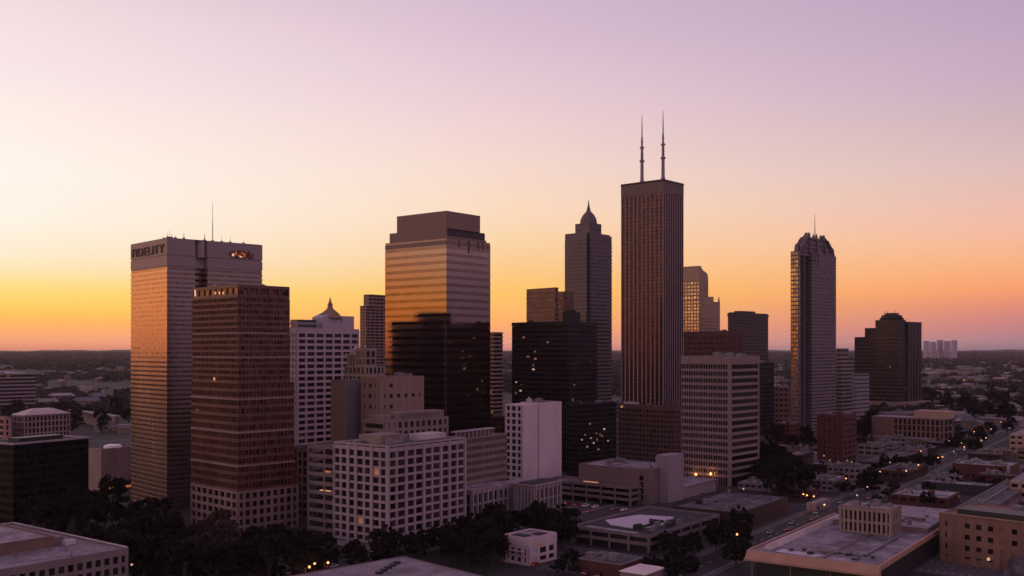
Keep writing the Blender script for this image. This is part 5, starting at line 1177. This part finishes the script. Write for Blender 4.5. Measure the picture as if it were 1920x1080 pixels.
for i, (u, v, k, glow) in enumerate(LAMPS):
    if u is None: x, y = ROADP[0]+dr[0]*v[0]+dr[1]*v[1]*9.5, ROADP[1]+dr[1]*v[0]-dr[0]*v[1]*9.5; D = y; u = 1600
    else: D = (H-8.6)*FL/(v-HZ); x, y = X(u, D), D
    if k not in lu: o = lp[k]; lu.add(k)
    else: o = copy_tree(lp[k])
    o.location = (x-1.2, y, 0); s = D/470; 
    col = 'orange' if k == 'w' else 'pale'
    where = 'in the trees at the bottom left' if u < 500 else 'by the street at the bottom, below the parking deck' if u < 700 else 'along the street running away to the right' if u > 1450 else 'near the hall and parking decks in the centre'
    tag(o, f'{col} glowing street lamp {where}', 'street lamp', f'{col} lamps {where}')
    if glow:
        l = bpy.data.lights.new('lamp_light', 'POINT'); l.color = (1, .48, .2); l.energy = 450; l.shadow_soft_size = .5
        lo = bpy.data.objects.new('lamp_light', l); COL.objects.link(lo); lo.location = (x, y, 7.6)
# lit entrance lamps of the beige tower
for u, v in ((1307, 885), (1334.7, 884)):
    t = T10.along('L', u); D_ = T10.pt(-1.2, t)[1]; zz = Z(v, D_); mb = MB().tube((-.1, t, zz+1.2), (-1.2, t, zz+.9), .08, .06).tube((-.1, t, zz+1.3), (-.1, t, zz), .12, .1)
    p = T10.add('wall_lantern', mb, M_dark); mb = MB().lathe(-1.2, t, [(zz-.9, .15), (zz-.5, .6), (zz+.5, .7), (zz+.9, .15)], 10); T10.add('lantern_glass', mb, E_lampw, parent=p)
    l = bpy.data.lights.new('lantern_light', 'POINT'); l.color = (1, .45, .18); l.energy = 500; l.shadow_soft_size = .6; lo = bpy.data.objects.new('lantern_light', l); COL.objects.link(lo); q_ = T10.pt(-3.2, t); lo.location = (q_[0], q_[1], zz+.2)

# ------------------------------------------------------------------ cars
def car_proto(name, paint):
    e = empty('parked_car', (0, 0, 0)); w = MB()
    w.fr((-2.2, 2.2, -.88, .88), .32, (-2.15, 2.15, -.86, .86), .80).fr((-2.15, 2.15, -.86, .86), .80, (-1.95, 2.0, -.80, .80), .92).fr((-1.55, .95, -.74, .74), .92, (-1.15, .45, -.62, .62), 1.42)
    w.build('body', paint, e)
    g = MB().fr((.55, 1.0, -.68, .68), .93, (.30, .52, -.56, .56), 1.39); g.build('windscreen', G_dark, e)
    MB().fr((-1.60, -1.2, -.68, .68), .93, (-1.22, -1.0, -.56, .56), 1.39).build('rear_window', G_dark, e)
    for sy in (-1, 1): MB().fr((-1.3, .7, min(sy*.62, sy*.76), max(sy*.62, sy*.76)), .95, (-1.05, .35, min(sy*.5, sy*.65), max(sy*.5, sy*.65)), 1.36).build('side_window', G_dark, e)
    for sx in (-1.35, 1.38):
        for sy in (-.80, .80): MB().tube((sx, sy-.1, .32), (sx, sy+.1, .32), .33, .33, 12).build('wheel', M_dark, e)
    for sy in (-.6, .6): MB().box(2.12, 2.2, sy-.18, sy+.18, .55, .72).build('headlight', E_lampp, e)
    for sy in (-.6, .6): MB().box(-2.22, -2.14, sy-.18, sy+.18, .58, .74).build('tail_light', emit('tail_red', (1, .08, .03), 1.2), e)
    return e
cps = [car_proto('w', mat('car_white', (.6, .58, .58), .3, var=.03)), car_proto('g', mat('car_grey', (.18, .18, .2), .3, metal=.4, var=.03)), car_proto('r', mat('car_dark_red', (.2, .02, .02), .3, var=.03)), car_proto('k', mat('car_black', (.02, .02, .022), .3, var=.03))]
CN = ['white', 'grey', 'dark red', 'black']; cu_ = set()
def put_car(k, x, y, rz, where, z=0.05):
    if k not in cu_: o = cps[k]; cu_.add(k)
    else: o = copy_tree(cps[k])
    o.location = (x, y, z); o.rotation_euler = (0, 0, rz); tag(o, f'{CN[k]} car {where}', 'car', f'{CN[k]} cars {where}')
dr = (sin(R(ROADAZ)), cos(R(ROADAZ)))
for i, t in enumerate((-34, -18, -6, 10, 26, 45, 60, 85, 110, 140, 165, 200, 240, 280, 330, 380)):
    side = -1 if i % 2 else 1; off = side*rng.choice((2.1, 5.4)); px, py = ROADP[0]+dr[0]*t+dr[1]*off, ROADP[1]+dr[1]*t-dr[0]*off
    put_car(rng.randrange(4), px, py, R(90-ROADAZ)+(pi if side < 0 else 0), 'on the lamp-lit street running away to the right')
az = R(37); c0 = G(1120, 1050)
for i in range(9):
    lx, ly = -26+i*5.6, rng.choice((-19, 0)); put_car(rng.randrange(4), c0[0]+lx*cos(az)+ly*sin(az), c0[1]-lx*sin(az)+ly*cos(az), R(90)-az, 'in the lot below the front parking deck')
c0 = G(1085, 948)
for i in range(9):
    lx, ly = -22+i*5.6, rng.choice((-8, 6)); put_car(rng.choice((0, 0, 1, 2)), c0[0]+lx*cos(az)+ly*sin(az), c0[1]-lx*sin(az)+ly*cos(az), R(90)-az, 'in the lot left of the blank-walled hall')
c0 = G(1750, 955)
for i in range(9):
    lx, ly = -22+i*5.6, rng.choice((-12, 4)); put_car(rng.randrange(4), c0[0]+lx*cos(az)+ly*sin(az), c0[1]-lx*sin(az)+ly*cos(az), R(90)-az, 'in the lot right of the lamp-lit street')
c0 = G(600, 1064)
for i, (k, lx) in enumerate(((2, -16), (3, -8), (0, 4), (1, 13))): put_car(k, c0[0]+lx, c0[1]+lx*.9, R(50), 'on the street at the bottom left, in front of the parking deck')

# ------------------------------------------------------------------ the air
hz = MB().box(-13500, 13500, -2500, 19500, -3.0, 300).build('haze', None)
hm = bpy.data.materials.new('haze_air'); hm.use_nodes = True; t = hm.node_tree; t.nodes.clear(); v = t.nodes.new('ShaderNodeVolumePrincipled'); o_ = t.nodes.new('ShaderNodeOutputMaterial')
v.inputs['Color'].default_value = (0.90, 0.80, 0.84, 1); v.inputs['Density'].default_value = 0.000022; v.inputs['Anisotropy'].default_value = 0.45; t.links.new(v.outputs[0], o_.inputs['Volume'])
hz.data.materials.append(hm); tag(hz, 'thin evening haze over the plain', 'haze', kind='stuff')
